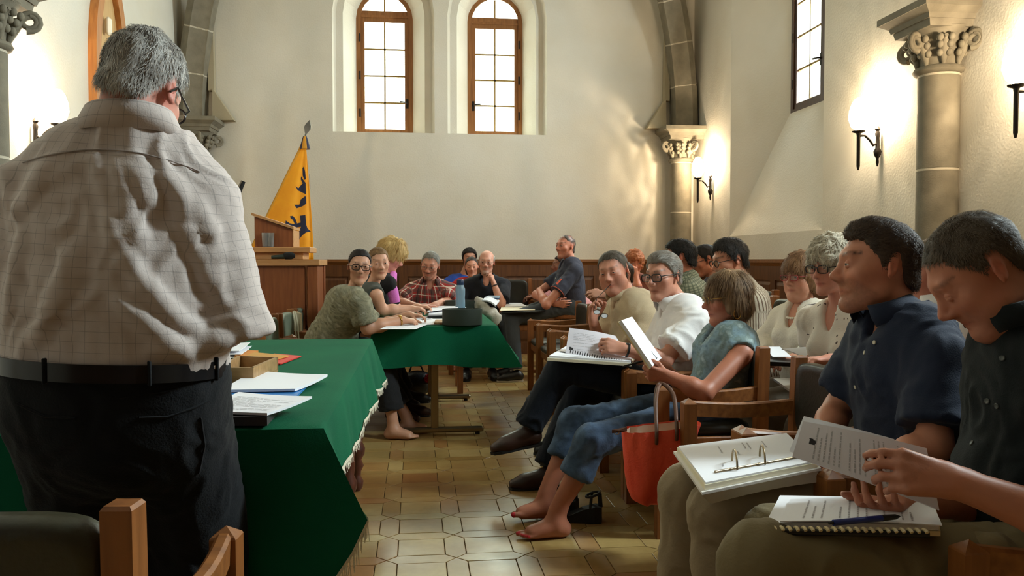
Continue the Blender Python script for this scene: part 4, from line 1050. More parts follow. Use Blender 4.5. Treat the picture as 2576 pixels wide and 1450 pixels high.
# ================================================================== furniture
M_chair = wood('chair_oak', (150, 92, 44), (120, 70, 30)); M_arm = wood('chair_oak_arm', (156, 98, 48), (124, 74, 34), 0)
M_leather = mat('dark_leather', (44, 42, 34), .38, noise=(8, (34, 32, 26)), bump=(90, .1))
M_olive = mat('olive_leather', (62, 58, 38), .42, noise=(8, (48, 46, 32)), bump=(90, .1))
M_sage = mat('sage_leather', (104, 112, 92), .5, noise=(8, (90, 98, 80)), bump=(90, .1))
CW = .26
def chair_proto(leather, label, loc, rz, group, zb=.81):
    """armchair facing +y: square posts, bowed arms, padded seat and back"""
    t = thing('armchair', label, 'chair', loc, rz, group)
    for s in (-1, 1):
        q = MB(); x = s * CW; a = .025
        q.hull([(x + i * a, .215 + j * a, z) for i in (-1, 1) for j in (-1, 1) for z in (0, .632)] + [(x + i * a * .92, .215 + j * a * .92, .636) for i in (-1, 1) for j in (-1, 1)] + [(x, .215, .654)])
        q.build('front_leg', M_chair, t)
        q = MB(); q.hull([(x + i * .022, -.215 + j * .024 + (-.012 if z > .5 else 0), z) for i in (-1, 1) for j in (-1, 1) for z in (0, .45, zb - .006)] + [(x + i * .018, -.227 + j * .020, zb) for i in (-1, 1) for j in (-1, 1)])
        q.build('back_leg', M_chair, t)
        rings = []
        for k in range(9):
            f = k / 8; y = .20 - .40 * f; bow = .018 * math.sin(PI * f); z = .615 - .014 * math.sin(PI * f)
            rings.append([Vector((x + s * bow + u, y, z + v)) for u, v in ((-.013, -.03), (.013, -.03), (.015, .022), (.008, .028), (-.008, .028), (-.015, .022))])
        MB().loft(rings, caps=True).build('arm', M_arm, t)
        MB().box((x, 0, .40), (.024, .39, .055)).build('side_rail', M_chair, t)
        MB().box((x, 0, .17), (.022, .39, .035)).build('stretcher', M_chair, t)
    MB().box((0, .205, .40), (CW * 2 - .05, .024, .055)).build('front_rail', M_chair, t)
    MB().box((0, -.205, .40), (CW * 2 - .05, .024, .055)).build('back_rail', M_chair, t)
    q = MB(); rings = []
    for z, i, j in ((.428, .0, 0), (.445, -.012, 0), (.468, -.004, 0), (.480, .02, 0), (.486, .07, 0), (.488, .14, 0)):
        w_, d_ = .238 - i, .205 - i; ring = []
        for k in range(32):
            a = 2 * PI * k / 32; ring.append(Vector((math.copysign(abs(math.cos(a)) ** .28, math.cos(a)) * w_, math.copysign(abs(math.sin(a)) ** .28, math.sin(a)) * d_ + .012, z)))
        rings.append(ring)
    q.loft(rings, caps=True); q.build('seat', leather, t, 70)
    q = MB(); rings = []
    for y, i in ((-.195, .03), (-.190, .012), (-.200, .0), (-.225, .0), (-.245, .012), (-.242, .03)):
        h_ = (zb - .52) / 2; ring = []
        for k in range(28):
            a = 2 * PI * k / 28; u = math.copysign(abs(math.cos(a)) ** .3, math.cos(a)) * (CW - .024 - i); ring.append(Vector((u, y - .022 * (1 - (u / CW) ** 2) , .505 + h_ + math.copysign(abs(math.sin(a)) ** .3, math.sin(a)) * (h_ - i))))
        rings.append(ring)
    q.loft(rings, caps=True); q.build('backrest', leather, t, 70)
    return t
CX = 1.25
GR = 'oak armchairs in a row along the aisle'
P1c = chair_proto(M_leather, 'oak armchair under the barefoot woman in blue, red tote on its arm', (CX, 3.66, 0), PI / 2, GR)
for y, lab in ((1.70, 'oak armchair at the bottom right corner, under the man reading in a black shirt'),
               (2.24, 'oak armchair under the young man with the moustache and open ring binder'),
               (2.80, 'empty oak armchair between the young man with moustache and the red tote bag'),
               (4.24, 'oak armchair under the man with crossed legs and white shirt'),
               (4.80, 'oak armchair under the man in the beige shirt holding his glasses'),
               (5.40, 'empty oak armchair just behind the man in the beige shirt'),
               (5.99, 'empty oak armchair, second beyond the man in the beige shirt'),
               (6.60, 'empty oak armchair near the end of the aisle row, before the last one'),
               (7.19, 'last empty oak armchair of the aisle row, its dark seat and front legs showing')):
    dup(P1c, (CX + (.0 if y > 2 else .0), y, 0), PI / 2, lab, GR)
P2c = chair_proto(M_olive, 'tall oak chair behind the woman with the pearl necklace', (2.12, 4.15, 0), PI / 2, 'second row chairs', .95)
for x, y, lab in ((2.05, 3.50, 'second row chair under the grey curly woman in the spotted blouse'), (2.10, 4.92, 'second row chair under the bearded man in the striped shirt'), (2.05, 5.62, 'second row chair under the man in the green checked shirt'),
                  (2.02, 2.82, 'second row chair under the man in white behind the moustached young man'), (2.56, 6.45, 'chair under the young man with glasses looking down by the wall'), (2.42, 8.05, 'chair under the curly red-haired woman near the corner')):
    dup(P2c, (x, y, 0), PI / 2, lab, 'second row chairs')
P3c = chair_proto(M_sage, 'oak chair with grey-green leather under the woman in the olive blouse', (-.74, 5.62, 0), -PI / 2, 'chairs on the left of the far table')
for x, y, rz, lab in ((-.72, 6.20, -PI / 2, 'oak chair with grey-green leather under the young woman beside the olive blouse'), (-.70, 6.78, -PI / 2, 'oak chair with grey-green leather under the blonde woman with pink scarf'),
                  (-1.02, 6.35, -PI / 2 - .25, 'grey-green leather chair under the desk with a cream bag hung on it')):
    dup(P3c, (x, y, 0), rz, lab, 'chairs on the left of the far table')
P4c = chair_proto(M_leather, 'oak chair under the man in the plaid shirt at the table end', (.13, 7.55, 0), PI, 'chairs by the far wall', .84)
for x, y, rz, lab, zs in ((.62, 8.75, PI, 'dark leather chair under the balding man in a dark shirt', 1.12), (1.02, 8.85, PI + .1, 'empty tall dark leather chair to the right of the balding man by the wainscot', 1.17),
                      (.36, 9.6, PI, 'chair under the dark-haired woman in red at the far wall', 1.), (-.05, 9.72, PI, 'chair under the man in blue at the far wall', 1.), (1.95, 9.0, PI / 2, 'chair under the person in pink behind the man with folded arms', 1.)):
    o = dup(P4c, (x, y, 0), rz, lab, 'chairs by the far wall'); o.scale.z = zs
PF = chair_proto(M_olive, 'foreground oak armchair with leather back behind the standing man', (-.666, 1.50, 0), -.105, None, .83)
PF.scale = (1.04, 1., 1.)
# stool under the man with folded arms
t = thing('high_stool', 'high wooden stool under the man with folded arms', 'stool', (1.5, 8.2, 0))
MB().lathe([(.17, .60), (.18, .61), (.18, .635), (.165, .645)], seg=24).build('seat', M_chair, t, 40)
for i in range(4):
    a = PI / 4 + i * PI / 2; MB().tube([(math.cos(a) * .19, math.sin(a) * .19, 0), (math.cos(a) * .12, math.sin(a) * .12, .6)], .018, 8).build('leg', M_chair, t, 60)
MB().tube([(math.cos(PI / 4 + i * PI / 2) * .165, math.sin(PI / 4 + i * PI / 2) * .165, .25) for i in range(4)], .011, 8, closed=True).build('footrest', M_chair, t, 60)

# ------------------------------------------------------------------ tables under green cloths
M_green = mat('green_felt', (14, 92, 62), .95, spec=.15, noise=(3, (10, 84, 58)), bump=(240, .2))
M_fringe = mat('cream_fringe', (222, 214, 190), .9, bump=(160, .3))
M_steel = mat('brushed_steel', (150, 132, 104), .28, .9)
M_turn = wood('turned_mahogany', (92, 46, 26), (66, 30, 16))
def cloth_table(label, x0, x1, y0, y1, z, hang, n_side=40, rows=9):
    """hang(side, f) -> (drop, flare): side 0 front(y0) from x1 to x0, 1 left, 2 back, 3 right from back to front"""
    r = .035; path = []
    for side, (A, B) in enumerate((((x1, y0), (x0, y0)), ((x0, y0), (x0, y1)), ((x0, y1), (x1, y1)), ((x1, y1), (x1, y0)))):
        for i in range(n_side):
            f = i / n_side; path.append((side, f, A[0] + (B[0] - A[0]) * f, A[1] + (B[1] - A[1]) * f))
    cx, cy = (x0 + x1) / 2, (y0 + y1) / 2; rings = []
    for s_, zz in ((.0, 0), (.5, 0), (.97, 0), (.992, -.002)):
        rings.append([Vector((cx + (p[2] - cx) * s_, cy + (p[3] - cy) * s_, z + zz)) for p in path])
    rings[0] = [Vector((cx + (p[2] - cx) * .02, cy + (p[3] - cy) * .02, z)) for p in path]
    hem = []
    for k in range(rows):
        f = k / (rows - 1); ring = []
        for (side, g, x, y) in path:
            drop, fl = hang(side, g)
            n = {0: (0, -1), 1: (-1, 0), 2: (0, 1), 3: (1, 0)}[side]
            # blend normals near the corners
            nb = {0: (-1, 0), 1: (0, 1), 2: (1, 0), 3: (0, -1)}[side]; pb = {0: (1, 0), 1: (0, -1), 2: (-1, 0), 3: (0, 1)}[side]
            e1, e0 = max(0, (g - .86) / .14), max(0, (.14 - g) / .14)
            v = Vector((n[0] + nb[0] * e1 + pb[0] * e0, n[1] + nb[1] * e1 + pb[1] * e0)); v.normalize()
            wv = .012 * math.sin((x * 17 + y * 15) * 1.0) * f + .005 * math.sin(x * 41 + y * 37) * f
            o = .008 + min(f * 4, 1) * .006 + fl * f ** 1.1 + wv * (0.4 + fl * 2)
            ring.append(Vector((x + v.x * o, y + v.y * o, z - .006 - drop * f)))
        rings.append(ring); hem = ring
    q = MB(); q.loft(rings); q.f.append(tuple(range(len(path)))[::-1])
    t = thing('tablecloth', label, 'tablecloth', (cx, cy, 0))
    o = q.build('cloth', M_green, t, 50); o.data.transform(Matrix.Translation((-cx, -cy, 0)))
    return t, path, hem, (cx, cy)
ZN, ZT = .772, .752
NX0, NX1, NY0, NY1 = -1.62, -.232, 2.08, 4.40
def hang_near(side, f):
    if side == 3: return (.225 - .055 * f + .012 * math.sin(f * 21), .05 - .04 * f + .006 * math.sin(f * 26) + .14 * max(0, (f - .95) / .05) ** 1.5 + .05 * max(0, (.06 - f) / .06))
    if side == 0:
        if f < .14: k = f / .14; return (.20 + .42 * k ** .8, .15 - .10 * k)
        return (.64, .05 + .02 * math.sin(f * 30))
    if side == 2: return (.22, .05 + .05 * max(0, (f - .9) / .1))
    return (.25, .04)
tc1, path, hem, cc = cloth_table('green felt tablecloth with cream fringe on the near table by the standing man', NX0, NX1, NY0, NY1, ZN, hang_near, 56, 11)
q = MB(); n = len(path)
for i in range(n):
    a, b = hem[i], hem[(i + 1) % n]
    if path[i][0] not in (3, 0, 2): continue
    L = (b - a).length; k = max(2, int(L / .006)); ln = .045 if path[i][0] == 0 or path[i][1] > .9 else .026
    for j in range(k):
        f0 = (j + .5) / k; p = a + (b - a) * f0; d = (b - a).normalized(); e = p + Vector((random.uniform(-.006, .006), random.uniform(-.006, .006), -ln * random.uniform(.8, 1.1))); wq = .0028
        q.add([p - d * wq + UP * .004, p + d * wq + UP * .004, e + d * wq * .8, e - d * wq * .8], [(0, 1, 2, 3)])
    o_ = (a - Vector((*cc, a.z))).normalized() * .003
    q.add([a + UP * .008 + o_, b + UP * .008 + o_, b - UP * .004 + o_, a - UP * .004 + o_], [(0, 1, 2, 3)])
o = q.build('fringe', M_fringe, tc1, kind='stuff'); o.data.transform(Matrix.Translation((-cc[0], -cc[1], 0)))
t = thing('writing_table', 'dark wooden table with turned legs under the near green cloth', 'table', (cc[0], cc[1], 0))
MB().box((0, 0, ZN - .03), (NX1 - NX0 - .02, NY1 - NY0 - .02, .035)).build('tabletop', M_turn, t)
MB().box((0, 0, ZN - .09), (NX1 - NX0 - .16, NY1 - NY0 - .16, .08)).build('apron', M_turn, t)
for lx, ly in ((NX1 - .065, 3.62), (NX1 - .07, 2.25), (NX0 + .07, 2.25), (NX0 + .07, 4.25), (NX1 - .07, 4.28)):
    MB().lathe([(.018, 0), (.030, .02), (.034, .05), (.020, .075), (.022, .10), (.036, .13), (.024, .16), (.040, .19), (.043, .22), (.030, .25), (.034, .29), (.030, .50), (.026, .56), (.038, .58), (.028, .60), (.036, .63), (.036, .70)], seg=18, c=(lx - cc[0], ly - cc[1], 0)).build('leg', M_turn, t, 50)
FX0, FX1, FY0, FY1 = -.27, .53, 5.44, 7.12
def hang_far(side, f):
    if side == 0: return (.255 + .012 * math.sin(f * 9), .03 + .012 * math.sin(f * 13) + .17 * max(0, (.12 - f) / .12) + .05 * max(0, (f - .9) / .1))
    if side == 3: return (.25, .12 + .05 * f)
    return (.25, .05)
tc2, _, _, cf = cloth_table('green felt tablecloth on the far table at which the women sit', FX0, FX1, FY0, FY1, ZT, hang_far, 40, 8)
t = thing('folding_table', 'far table with two steel pedestals and bar feet under a green cloth', 'table', (cf[0], cf[1], 0))
MB().box((0, 0, ZT - .025), (FX1 - FX0 - .02, FY1 - FY0 - .02, .03)).build('tabletop', M_turn, t)
for y in (5.60, 6.95):
    MB().box((-.005, y - cf[1], .365), (.05, .035, .69)).build('pedestal', M_steel, t)
    f_ = MB().box((-.005, y - cf[1], .035), (.66, .05, .035), bev=.01).build('foot_bar', M_steel, t)
    for s in (-1, 1): MB().lathe([(.016, 0), (.018, .018)], seg=10, c=(-.005 + s * .29, y - cf[1], 0)).build('glide', M_iron, f_)

# ------------------------------------------------------------------ desk with lectern
M_desk = wood('desk_veneer', (146, 84, 44), (126, 68, 34)); M_deskl = wood('desk_light', (198, 148, 96), (180, 128, 78), 0)
DY = 6.85; dx1 = at(800, 655, Y=DY).x; dx0 = -2.05
t = thing('speakers_desk', 'tall brown wooden desk with a lectern box on top, left of the orange flag', 'desk', ((dx0 + dx1) / 2, DY + .3, 0))
L_ = lambda p: (p[0] - (dx0 + dx1) / 2, p[1] - DY - .3, p[2])
B_ = lambda n, a, b, m, r=.004: MB().box(L_([(a[i] + b[i]) / 2 for i in range(3)]), [abs(b[i] - a[i]) for i in range(3)], bev=r).build(n, m, t)
B_('desktop', (dx0, DY, 1.135), (dx1 + .01, DY + .62, 1.185), M_deskl)
B_('front_panel', (dx0 + .02, DY + .04, .62), (dx1 - .11, DY + .07, 1.13), M_desk); B_('side_panel', (dx1 - .04, DY + .11, .5), (dx1 - .015, DY + .58, 1.134), M_desk)
for yy in (DY + .02, DY + .52): B_('leg', (dx1 - .09, yy, 0), (dx1 - .005, yy + .08, 1.134), M_desk); B_('leg', (dx0 + .02, yy, 0), (dx0 + .1, yy + .08, 1.134), M_desk)
q = MB(); q.hull([L_((x, y, z)) for x, z in ((dx1 - .24, .62), (dx1 - .10, .55), (dx1 - .10, .62)) for y in (DY + .035, DY + .065)]); q.build('bracket', M_desk, t)
def Bp(n, px0, py0, px1, py1, ya, yb, m):
    a, b = at(px0, py1, Y=ya), at(px1, py0, Y=ya); return B_(n, (a.x, ya, a.z), (b.x, yb, b.z), m)
a = at(780, 622, Y=DY + .1); ztop = a.z
B_('shelf_riser', (dx0 + .3, DY + .14, 1.186), (a.x - .06, DY + .5, ztop - .045), M_deskl); B_('shelf', (dx0 + .25, DY + .1, ztop - .045), (a.x, DY + .55, ztop), M_deskl)
a0, a1, a2 = at(640, 545, Y=DY + .16), at(735, 578, Y=DY + .16), at(735, 622, Y=DY + .16)
q = MB(); q.hull([L_((x, y, z)) for x, z in ((a0.x - .0, a0.z), (a1.x, a1.z), (a1.x, ztop + .001), (a0.x, ztop + .001)) for y in (DY + .16, DY + .5)])
q.build('lectern_box', M_desk, t)
q = MB(); q.hull([L_((x, y, z + dz)) for x, z in ((a0.x - .02, a0.z + .008), (a1.x + .015, a1.z)) for y in (DY + .13, DY + .53) for dz in (0.001, .022)]); q.build('sloped_top', M_deskl, t)
MB().box(L_(((a1.x + .006), DY + .33, (a1.z + ztop) / 2)), (.012, .34, a1.z - ztop - .004)).build('end_panel', M_deskl, t)
# ================================================================== papers and small things
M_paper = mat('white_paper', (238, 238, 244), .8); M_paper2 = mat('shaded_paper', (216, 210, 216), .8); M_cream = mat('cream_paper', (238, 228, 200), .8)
M_ink = mat('printed_text', (172, 168, 172), .8); M_inkd = mat('black_print', (40, 36, 38), .8)
M_black = mat('black_plastic', (20, 20, 22), .4); M_card = mat('cream_card', (226, 206, 160), .75); M_binder = mat('white_binder', (226, 220, 214), .6)
def bil(c, u, v): return c[0] * (1 - u) * (1 - v) + c[1] * u * (1 - v) + c[2] * u * v + c[3] * (1 - u) * v
def leaf(c, th, bow=0., curl=0., nu=10, nv=6):
    """thin slab over 4 corners (a,b,c,d); bow lifts the middle, curl lifts corner c"""
    c = [Vector(p) for p in c]; n = (c[1] - c[0]).cross(c[3] - c[0]).normalized(); n = n if n.z >= 0 else -n
    P = lambda u, v, o: bil(c, u, v) + n * (bow * math.sin(PI * u) + curl * max(0, u + v - 1.2) ** 2 + o)
    q = MB(); top = [[P(i / nu, j / nv, th) for i in range(nu + 1)] for j in range(nv + 1)]; bot = [[P(i / nu, j / nv, 0) for i in range(nu + 1)] for j in range(nv + 1)]
    vs = [p for r in top for p in r] + [p for r in bot for p in r]; m = (nu + 1) * (nv + 1); fs = []
    for j in range(nv):
        for i in range(nu):
            a = j * (nu + 1) + i; fs += [(a, a + 1, a + nu + 2, a + nu + 1), (m + a, m + a + nu + 1, m + a + nu + 2, m + a + 1)]
    rim = [i for i in range(nu + 1)] + [(j + 1) * (nu + 1) - 1 for j in range(1, nv + 1)] + [nv * (nu + 1) + i for i in range(nu - 1, -1, -1)] + [j * (nu + 1) for j in range(nv - 1, 0, -1)]
    for i in range(len(rim)): a, b = rim[i], rim[(i + 1) % len(rim)]; fs.append((a, m + a, m + b, b))
    q.add(vs, fs); return q, P, n
def sheet(name, label, cat, c, th=.002, m=None, bow=0., curl=0., text=0, seed=1, group=None, layers=None, side=1, emblem=None, tdir=0):
    c = [Vector(p) for p in c]; base = sum(c, Vector()) / 4
    t = thing(name, label, cat, base, group=group); q, P, n = leaf(c, th, bow, curl)
    o = q.build('page' if not layers else 'cover', m or M_paper, t, 40); o.data.transform(Matrix.Translation(-base))
    off = th
    if layers:
        for lm, lth, sc_ in layers:
            c2 = [base + (p - base) * sc_ + n * (off + .0006) for p in c]; q2, P, n = leaf(c2, lth, bow, curl); o2 = q2.build('page_block', lm, t, 40); o2.data.transform(Matrix.Translation(-base)); th = lth; off += lth + .0006
    if text:
        r = random.Random(seed); q3 = MB()
        for k in range(text):
            f = .14 + .74 * k / text
            if r.random() < .18: continue
            l = r.uniform(.35, .8) if r.random() < .4 else .8; s0 = .1
            while s0 < .1 + l * .98:
                e = min(.1 + l, s0 + r.uniform(.04, .12)); hw_ = .0055
                uv = [(s0, f - hw_), (e, f - hw_), (e, f + hw_), (s0, f + hw_)]
                if tdir: uv = [(b, a) for a, b in uv]
                z = th + .0005 if side > 0 else -.0005
                q3.add([P(u, v, z) for u, v in uv], [(0, 1, 2, 3)]); s0 = e + .015
        if q3.n: o3 = q3.build('printed_lines', M_ink, t); o3.data.transform(Matrix.Translation(-base))
    if emblem:
        u, v, w_, h_ = emblem; q4 = MB(); z = th + .0006 if side > 0 else -.0006
        for (du, dv, sw, sh) in ((0, 0, 1, 1), (.75, .25, .35, .6), (-.1, 1.0, .7, .25)):
            q4.add([P(u + (du + a) * w_, v + (dv + b) * h_, z) for a, b in ((0, 0), (sw, 0), (sw, sh), (0, sh))], [(0, 1, 2, 3)])
        o4 = q4.build('printed_emblem', M_inkd, t); o4.data.transform(Matrix.Translation(-base))
    return t, P, n, base
def spiral(t, base, a, b, r, m, n=24):
    q = MB(); d = (b - a); e = d.normalized(); up = e.orthogonal().normalized(); sd = e.cross(up)
    for i in range(n):
        c = a + d * ((i + .5) / n); q.tube([c + (up * math.cos(x) + sd * math.sin(x)) * r - base for x in np.linspace(0, 2 * PI, 9)[:-1]], .0016, 5, closed=True)
    return q.build('spiral_binding', m, t, 60, kind='stuff')
def pen(label, a, b, m, r=.0045):
    a, b = Vector(a), Vector(b); t = thing('pen', label, 'pen', (a + b) / 2); d = b - a; o = (a + b) / 2
    MB().tube([a - o, a - o + d * .72], [r, r * 1.05], 10).build('barrel', m, t, 60); MB().tube([a - o + d * .72, a - o + d * .93, b - o], [r * 1.1, r * .9, r * .25], 10).build('grip', M_black, t, 60)
    MB().tube([a - o - d * .06, a - o], [r * .5, r * .6], 8).build('clicker', M_black, t, 60)
T = lambda px, py, z=ZN + .003: at(px, py, Z=z)
# --- near table
M_blue = mat('blue_folder', (36, 118, 190), .45); M_mint = mat('mint_paper', (150, 200, 172), .7); M_red = mat('red_envelope', (206, 44, 36), .6); M_ochre = mat('ochre_envelope', (196, 142, 62), .7)
M_ply = wood('plain_box_wood', (176, 140, 96), (150, 116, 76), 0); M_grey = mat('dark_grey_case', (62, 58, 60), .5)
sheet('folder', 'blue plastic folder under the upper white papers on the near table', 'folder', [T(556, 1002), T(745, 1003), T(785, 962), T(600, 958)], .006, M_blue)
sheet('paper_stack', 'white paper stack on the blue folder with curled right corner', 'paper', [T(556, 988, ZN + .012), T(742, 985, ZN + .012), T(824, 955, ZN + .012), T(640, 938, ZN + .012)], .008, M_paper, curl=.015)
sheet('sheet', 'pale mint sheet between the two white paper stacks', 'paper', [T(552, 1018), T(640, 1016), T(690, 994), T(560, 990)], .002, M_mint)
sheet('laptop_case', 'dark grey flat case under the printed papers on the near table', 'case', [T(530, 1072), T(672, 1072), T(700, 1040), T(540, 1036)], .022, M_grey)
sheet('paper_stack', 'printed white papers with a bent corner lying on the dark grey case', 'paper', [T(500, 1040, ZN + .028), T(672, 1046, ZN + .028), T(785, 1010, ZN + .028), T(600, 992, ZN + .028)], .006, M_paper, text=14, seed=3, curl=.012)
a, b, c_, d = T(545, 965), T(638, 965), T(700, 935), T(600, 930)
def tray(label, c4, hgt, m, th=.012):
    base = sum(c4, Vector()) / 4; t = thing('box', label, 'box', base)
    q, P, n = leaf(c4, .008); o = q.build('base', m, t); o.data.transform(Matrix.Translation(-base))
    for i in range(4):
        p, q_ = c4[i], c4[(i + 1) % 4]; inn = (base - (p + q_) / 2); inn.z = 0; inn = inn.normalized() * th
        q = MB(); q.hull([x + UP * z for x in (p, q_, p + inn, q_ + inn) for z in (.009, hgt)]); o = q.build('side', m, t); o.data.transform(Matrix.Translation(-base))
tray('open shallow plain wooden box on the near table beside the standing man', [a, b, c_, d], .052, M_ply)
sheet('envelope', 'red folder under the ochre envelopes on the near table', 'folder', [T(612, 915), T(706, 918), T(758, 898), T(690, 892)], .004, M_red)
sheet('envelope', 'ochre envelope on top of the red folder', 'envelope', [T(604, 905, ZN + .009), T(680, 910, ZN + .009), T(726, 898, ZN + .009), T(640, 890, ZN + .009)], .006, M_ochre)
sheet('envelope', 'orange-brown envelope behind the wooden box, leftmost of the envelopes', 'envelope', [T(590, 902), T(612, 904), T(650, 888), T(600, 886)], .010, mat('orange_envelope', (206, 130, 50), .7))
for i, (x, y) in enumerate(((0, 0), (8, -9), (4, -18))):
    sheet('sheet', ('lowest', 'middle', 'topmost')[i] + ' of the fanned white sheets beyond the ochre envelopes', 'paper', [T(540 + x, 902 + y, ZN + .003 + i * .012), T(598 + x, 902 + y, ZN + .003 + i * .012), T(626 + x, 884 + y, ZN + .006 + i * .012), T(560 + x, 882 + y, ZN + .003 + i * .012)], .002, M_paper, curl=.01)
sheet('laptop_case', 'black flat case at the left edge of the near table', 'case', [T(-120, 990), T(40, 984), T(48, 950), T(-100, 952)], .02, M_black)
sheet('paper_stack', 'white papers on the black case at the left edge', 'paper', [T(-120, 962, ZN + .026), T(38, 958, ZN + .026), T(46, 925, ZN + .026), T(-100, 922, ZN + .026)], .008, M_paper, text=8, seed=6)
sheet('paper_stack', 'white paper pile at the left edge in front of the black case', 'paper', [T(-110, 1056), T(8, 1040), T(34, 1002), T(-90, 1004)], .02, M_paper)
# --- far table
F_ = lambda px, py, z=ZT + .003: at(px, py, Z=z)
sheet('sheet', 'white sheet under the forearm of the woman in the olive blouse', 'paper', [F_(955, 829), F_(1045, 829), F_(1075, 817), F_(985, 817)], .002, M_paper, text=5)
sheet('sheet', 'white sheet just left of the round dark green box', 'paper', [F_(1040, 818), F_(1106, 817), F_(1115, 803), F_(1050, 803)], .002, M_paper)
sheet('sheet', 'white sheet beneath the hands of the second seated woman', 'paper', [F_(1010, 806), F_(1085, 805), F_(1092, 797), F_(1025, 797)], .002, M_paper)
sheet('ring_binder', 'open black binder with white pages on the far table', 'binder', [F_(1075, 802), F_(1160, 800), F_(1180, 778), F_(1085, 779)], .02, M_black, layers=[(M_paper, .012, .94)])
sheet('sheet', 'open white document held by the plaid man on the far table', 'paper', [F_(1075, 785, ZT + .05), F_(1150, 776, ZT + .05), F_(1160, 768, ZT + .04), F_(1090, 772, ZT + .04)], .003, M_paper)
def oval_box(label, px0, px1, pyb, hgt, dep):
    a, b = F_(px0, pyb), F_(px1, pyb); c = (a + b) / 2; w_ = (b - a).length / 2; c.y += dep
    t = thing('round_box', label, 'box', (c.x, c.y, ZT + .003)); prof = []
    mb = MB(); mb.lathe([(.99, 0), (1, .004), (1, hgt), (.965, hgt), (.965, .006)], seg=32)
    mb.v[0][:, 0] *= w_; mb.v[0][:, 1] *= dep; mb.build('shell', mat('dark_green_card', (34, 46, 38), .55), t, 40)
    m2 = MB(); m2.lathe([(.958, .007), (.958, hgt * .8), (.95, hgt * .8), (.95, .007)], seg=32); m2.v[0][:, 0] *= w_; m2.v[0][:, 1] *= dep; m2.build('brown_lining', mat('kraft_lining', (140, 96, 56), .8), t, 40)
oval_box('low round dark green open box at the front of the far table', 1114, 1216, 820, .105, .10)
oval_box('second dark green box behind the water bottle on the far table', 1120, 1216, 783, .085, .10)
c = F_(1158, 786); t = thing('water_bottle', 'blue translucent water bottle standing on the far table', 'bottle', c)
M_bw = mat('blue_bottle', (168, 204, 226), .15, trans=.55); M_cap = mat('dark_blue_cap', (24, 50, 86), .4)
MB().lathe([(.036, 0), (.040, .01), (.040, .09), (.037, .12), (.040, .15), (.040, .19), (.026, .225)], seg=24).build('body', M_bw, t, 60)
MB().lathe([(.036, .008), (.036, .085)], seg=20).build('water', mat('pale_blue_water', (140, 205, 225), .2, emit=None, trans=.6), t, 60)
MB().lathe([(.027, .222), (.029, .23), (.029, .262), (.025, .268)], seg=20).build('cap', M_cap, t, 50)
c = F_(1146, 800); t = thing('plastic_cup', 'small clear plastic cup in front of the water bottle', 'cup', c)
MB().lathe([(.018, 0), (.024, .06), (.0235, .06), (.0175, .002)], seg=20).build('cup', mat('clear_plastic', (225, 232, 235), .1, trans=.7), t, 60)
sheet('wallet', 'small brown patterned wallet left of the round green box', 'wallet', [F_(1092, 817), F_(1118, 817), F_(1122, 809), F_(1096, 809)], .014, mat('patterned_brown', (140, 88, 54), .7, noise=(60, (196, 160, 110))))
# --- desk things
def tumbler(lab, px):
    c = at(px, 622, Y=DY + .13); t = thing('tumbler', lab, 'glass', (c.x, c.y, ztop + .001))
    MB().lathe([(.024, 0), (.031, .115), (.029, .115), (.0225, .006)], seg=20).build('glass', mat('clear_glass', (240, 240, 238), .05, trans=.85), t, 60)
tumbler('left one of two clear tumblers on the desk shelf', 668); tumbler('right one of two clear tumblers on the desk shelf', 681)
a, b = at(683, 650, Y=DY + .05), at(742, 646, Y=DY + .05); z_ = 1.186
t = thing('microphone', 'black microphone lying on the edge of the wooden desk', 'microphone', (a.x, a.y, z_ + .03)); w_ = (b.x - a.x)
MB().tube([(0, 0, -.012), (w_ * .55, 0, -.006)], [.014, .02], 14).build('handle', mat('dark_metal', (60, 70, 66), .35, .7), t, 60)
MB().tube([(w_ * .55, 0, -.006), (w_ * .6, 0, -.003), (w_ * .85, 0, .0), (w_, 0, 0)], [.026, .030, .030, .016], 16).build('foam_head', mat('foam', (18, 17, 17), .95), t, 60)
t_ = at(612, 456, Y=6.75); b_ = at(597, 482, Y=6.75)
t = thing('microphone', 'black gooseneck microphone rising behind the standing man\'s shoulder', 'microphone', (b_.x, b_.y, 1.19))
MB().tube([(-.02, .1, 0), (-.02, .1, .35), (-.01, .04, .55), (0, 0, b_.z - 1.19)], [.010, .009, .009, .016], 10).build('gooseneck', M_black, t, 60)
MB().tube([(0, 0, b_.z - 1.19 - .02), (t_.x - b_.x, 0, t_.z - 1.19)], [.024, .018], 12).build('head', M_black, t, 60); MB().sphere((0, 0, b_.z - 1.19 - .03), .026, 12, 8).build('joint', M_black, t, 60)
MB().lathe([(.07, 0), (.07, .012), (.02, .02)], seg=20, c=(-.02, .1, 0)).build('foot', M_black, t, 50)
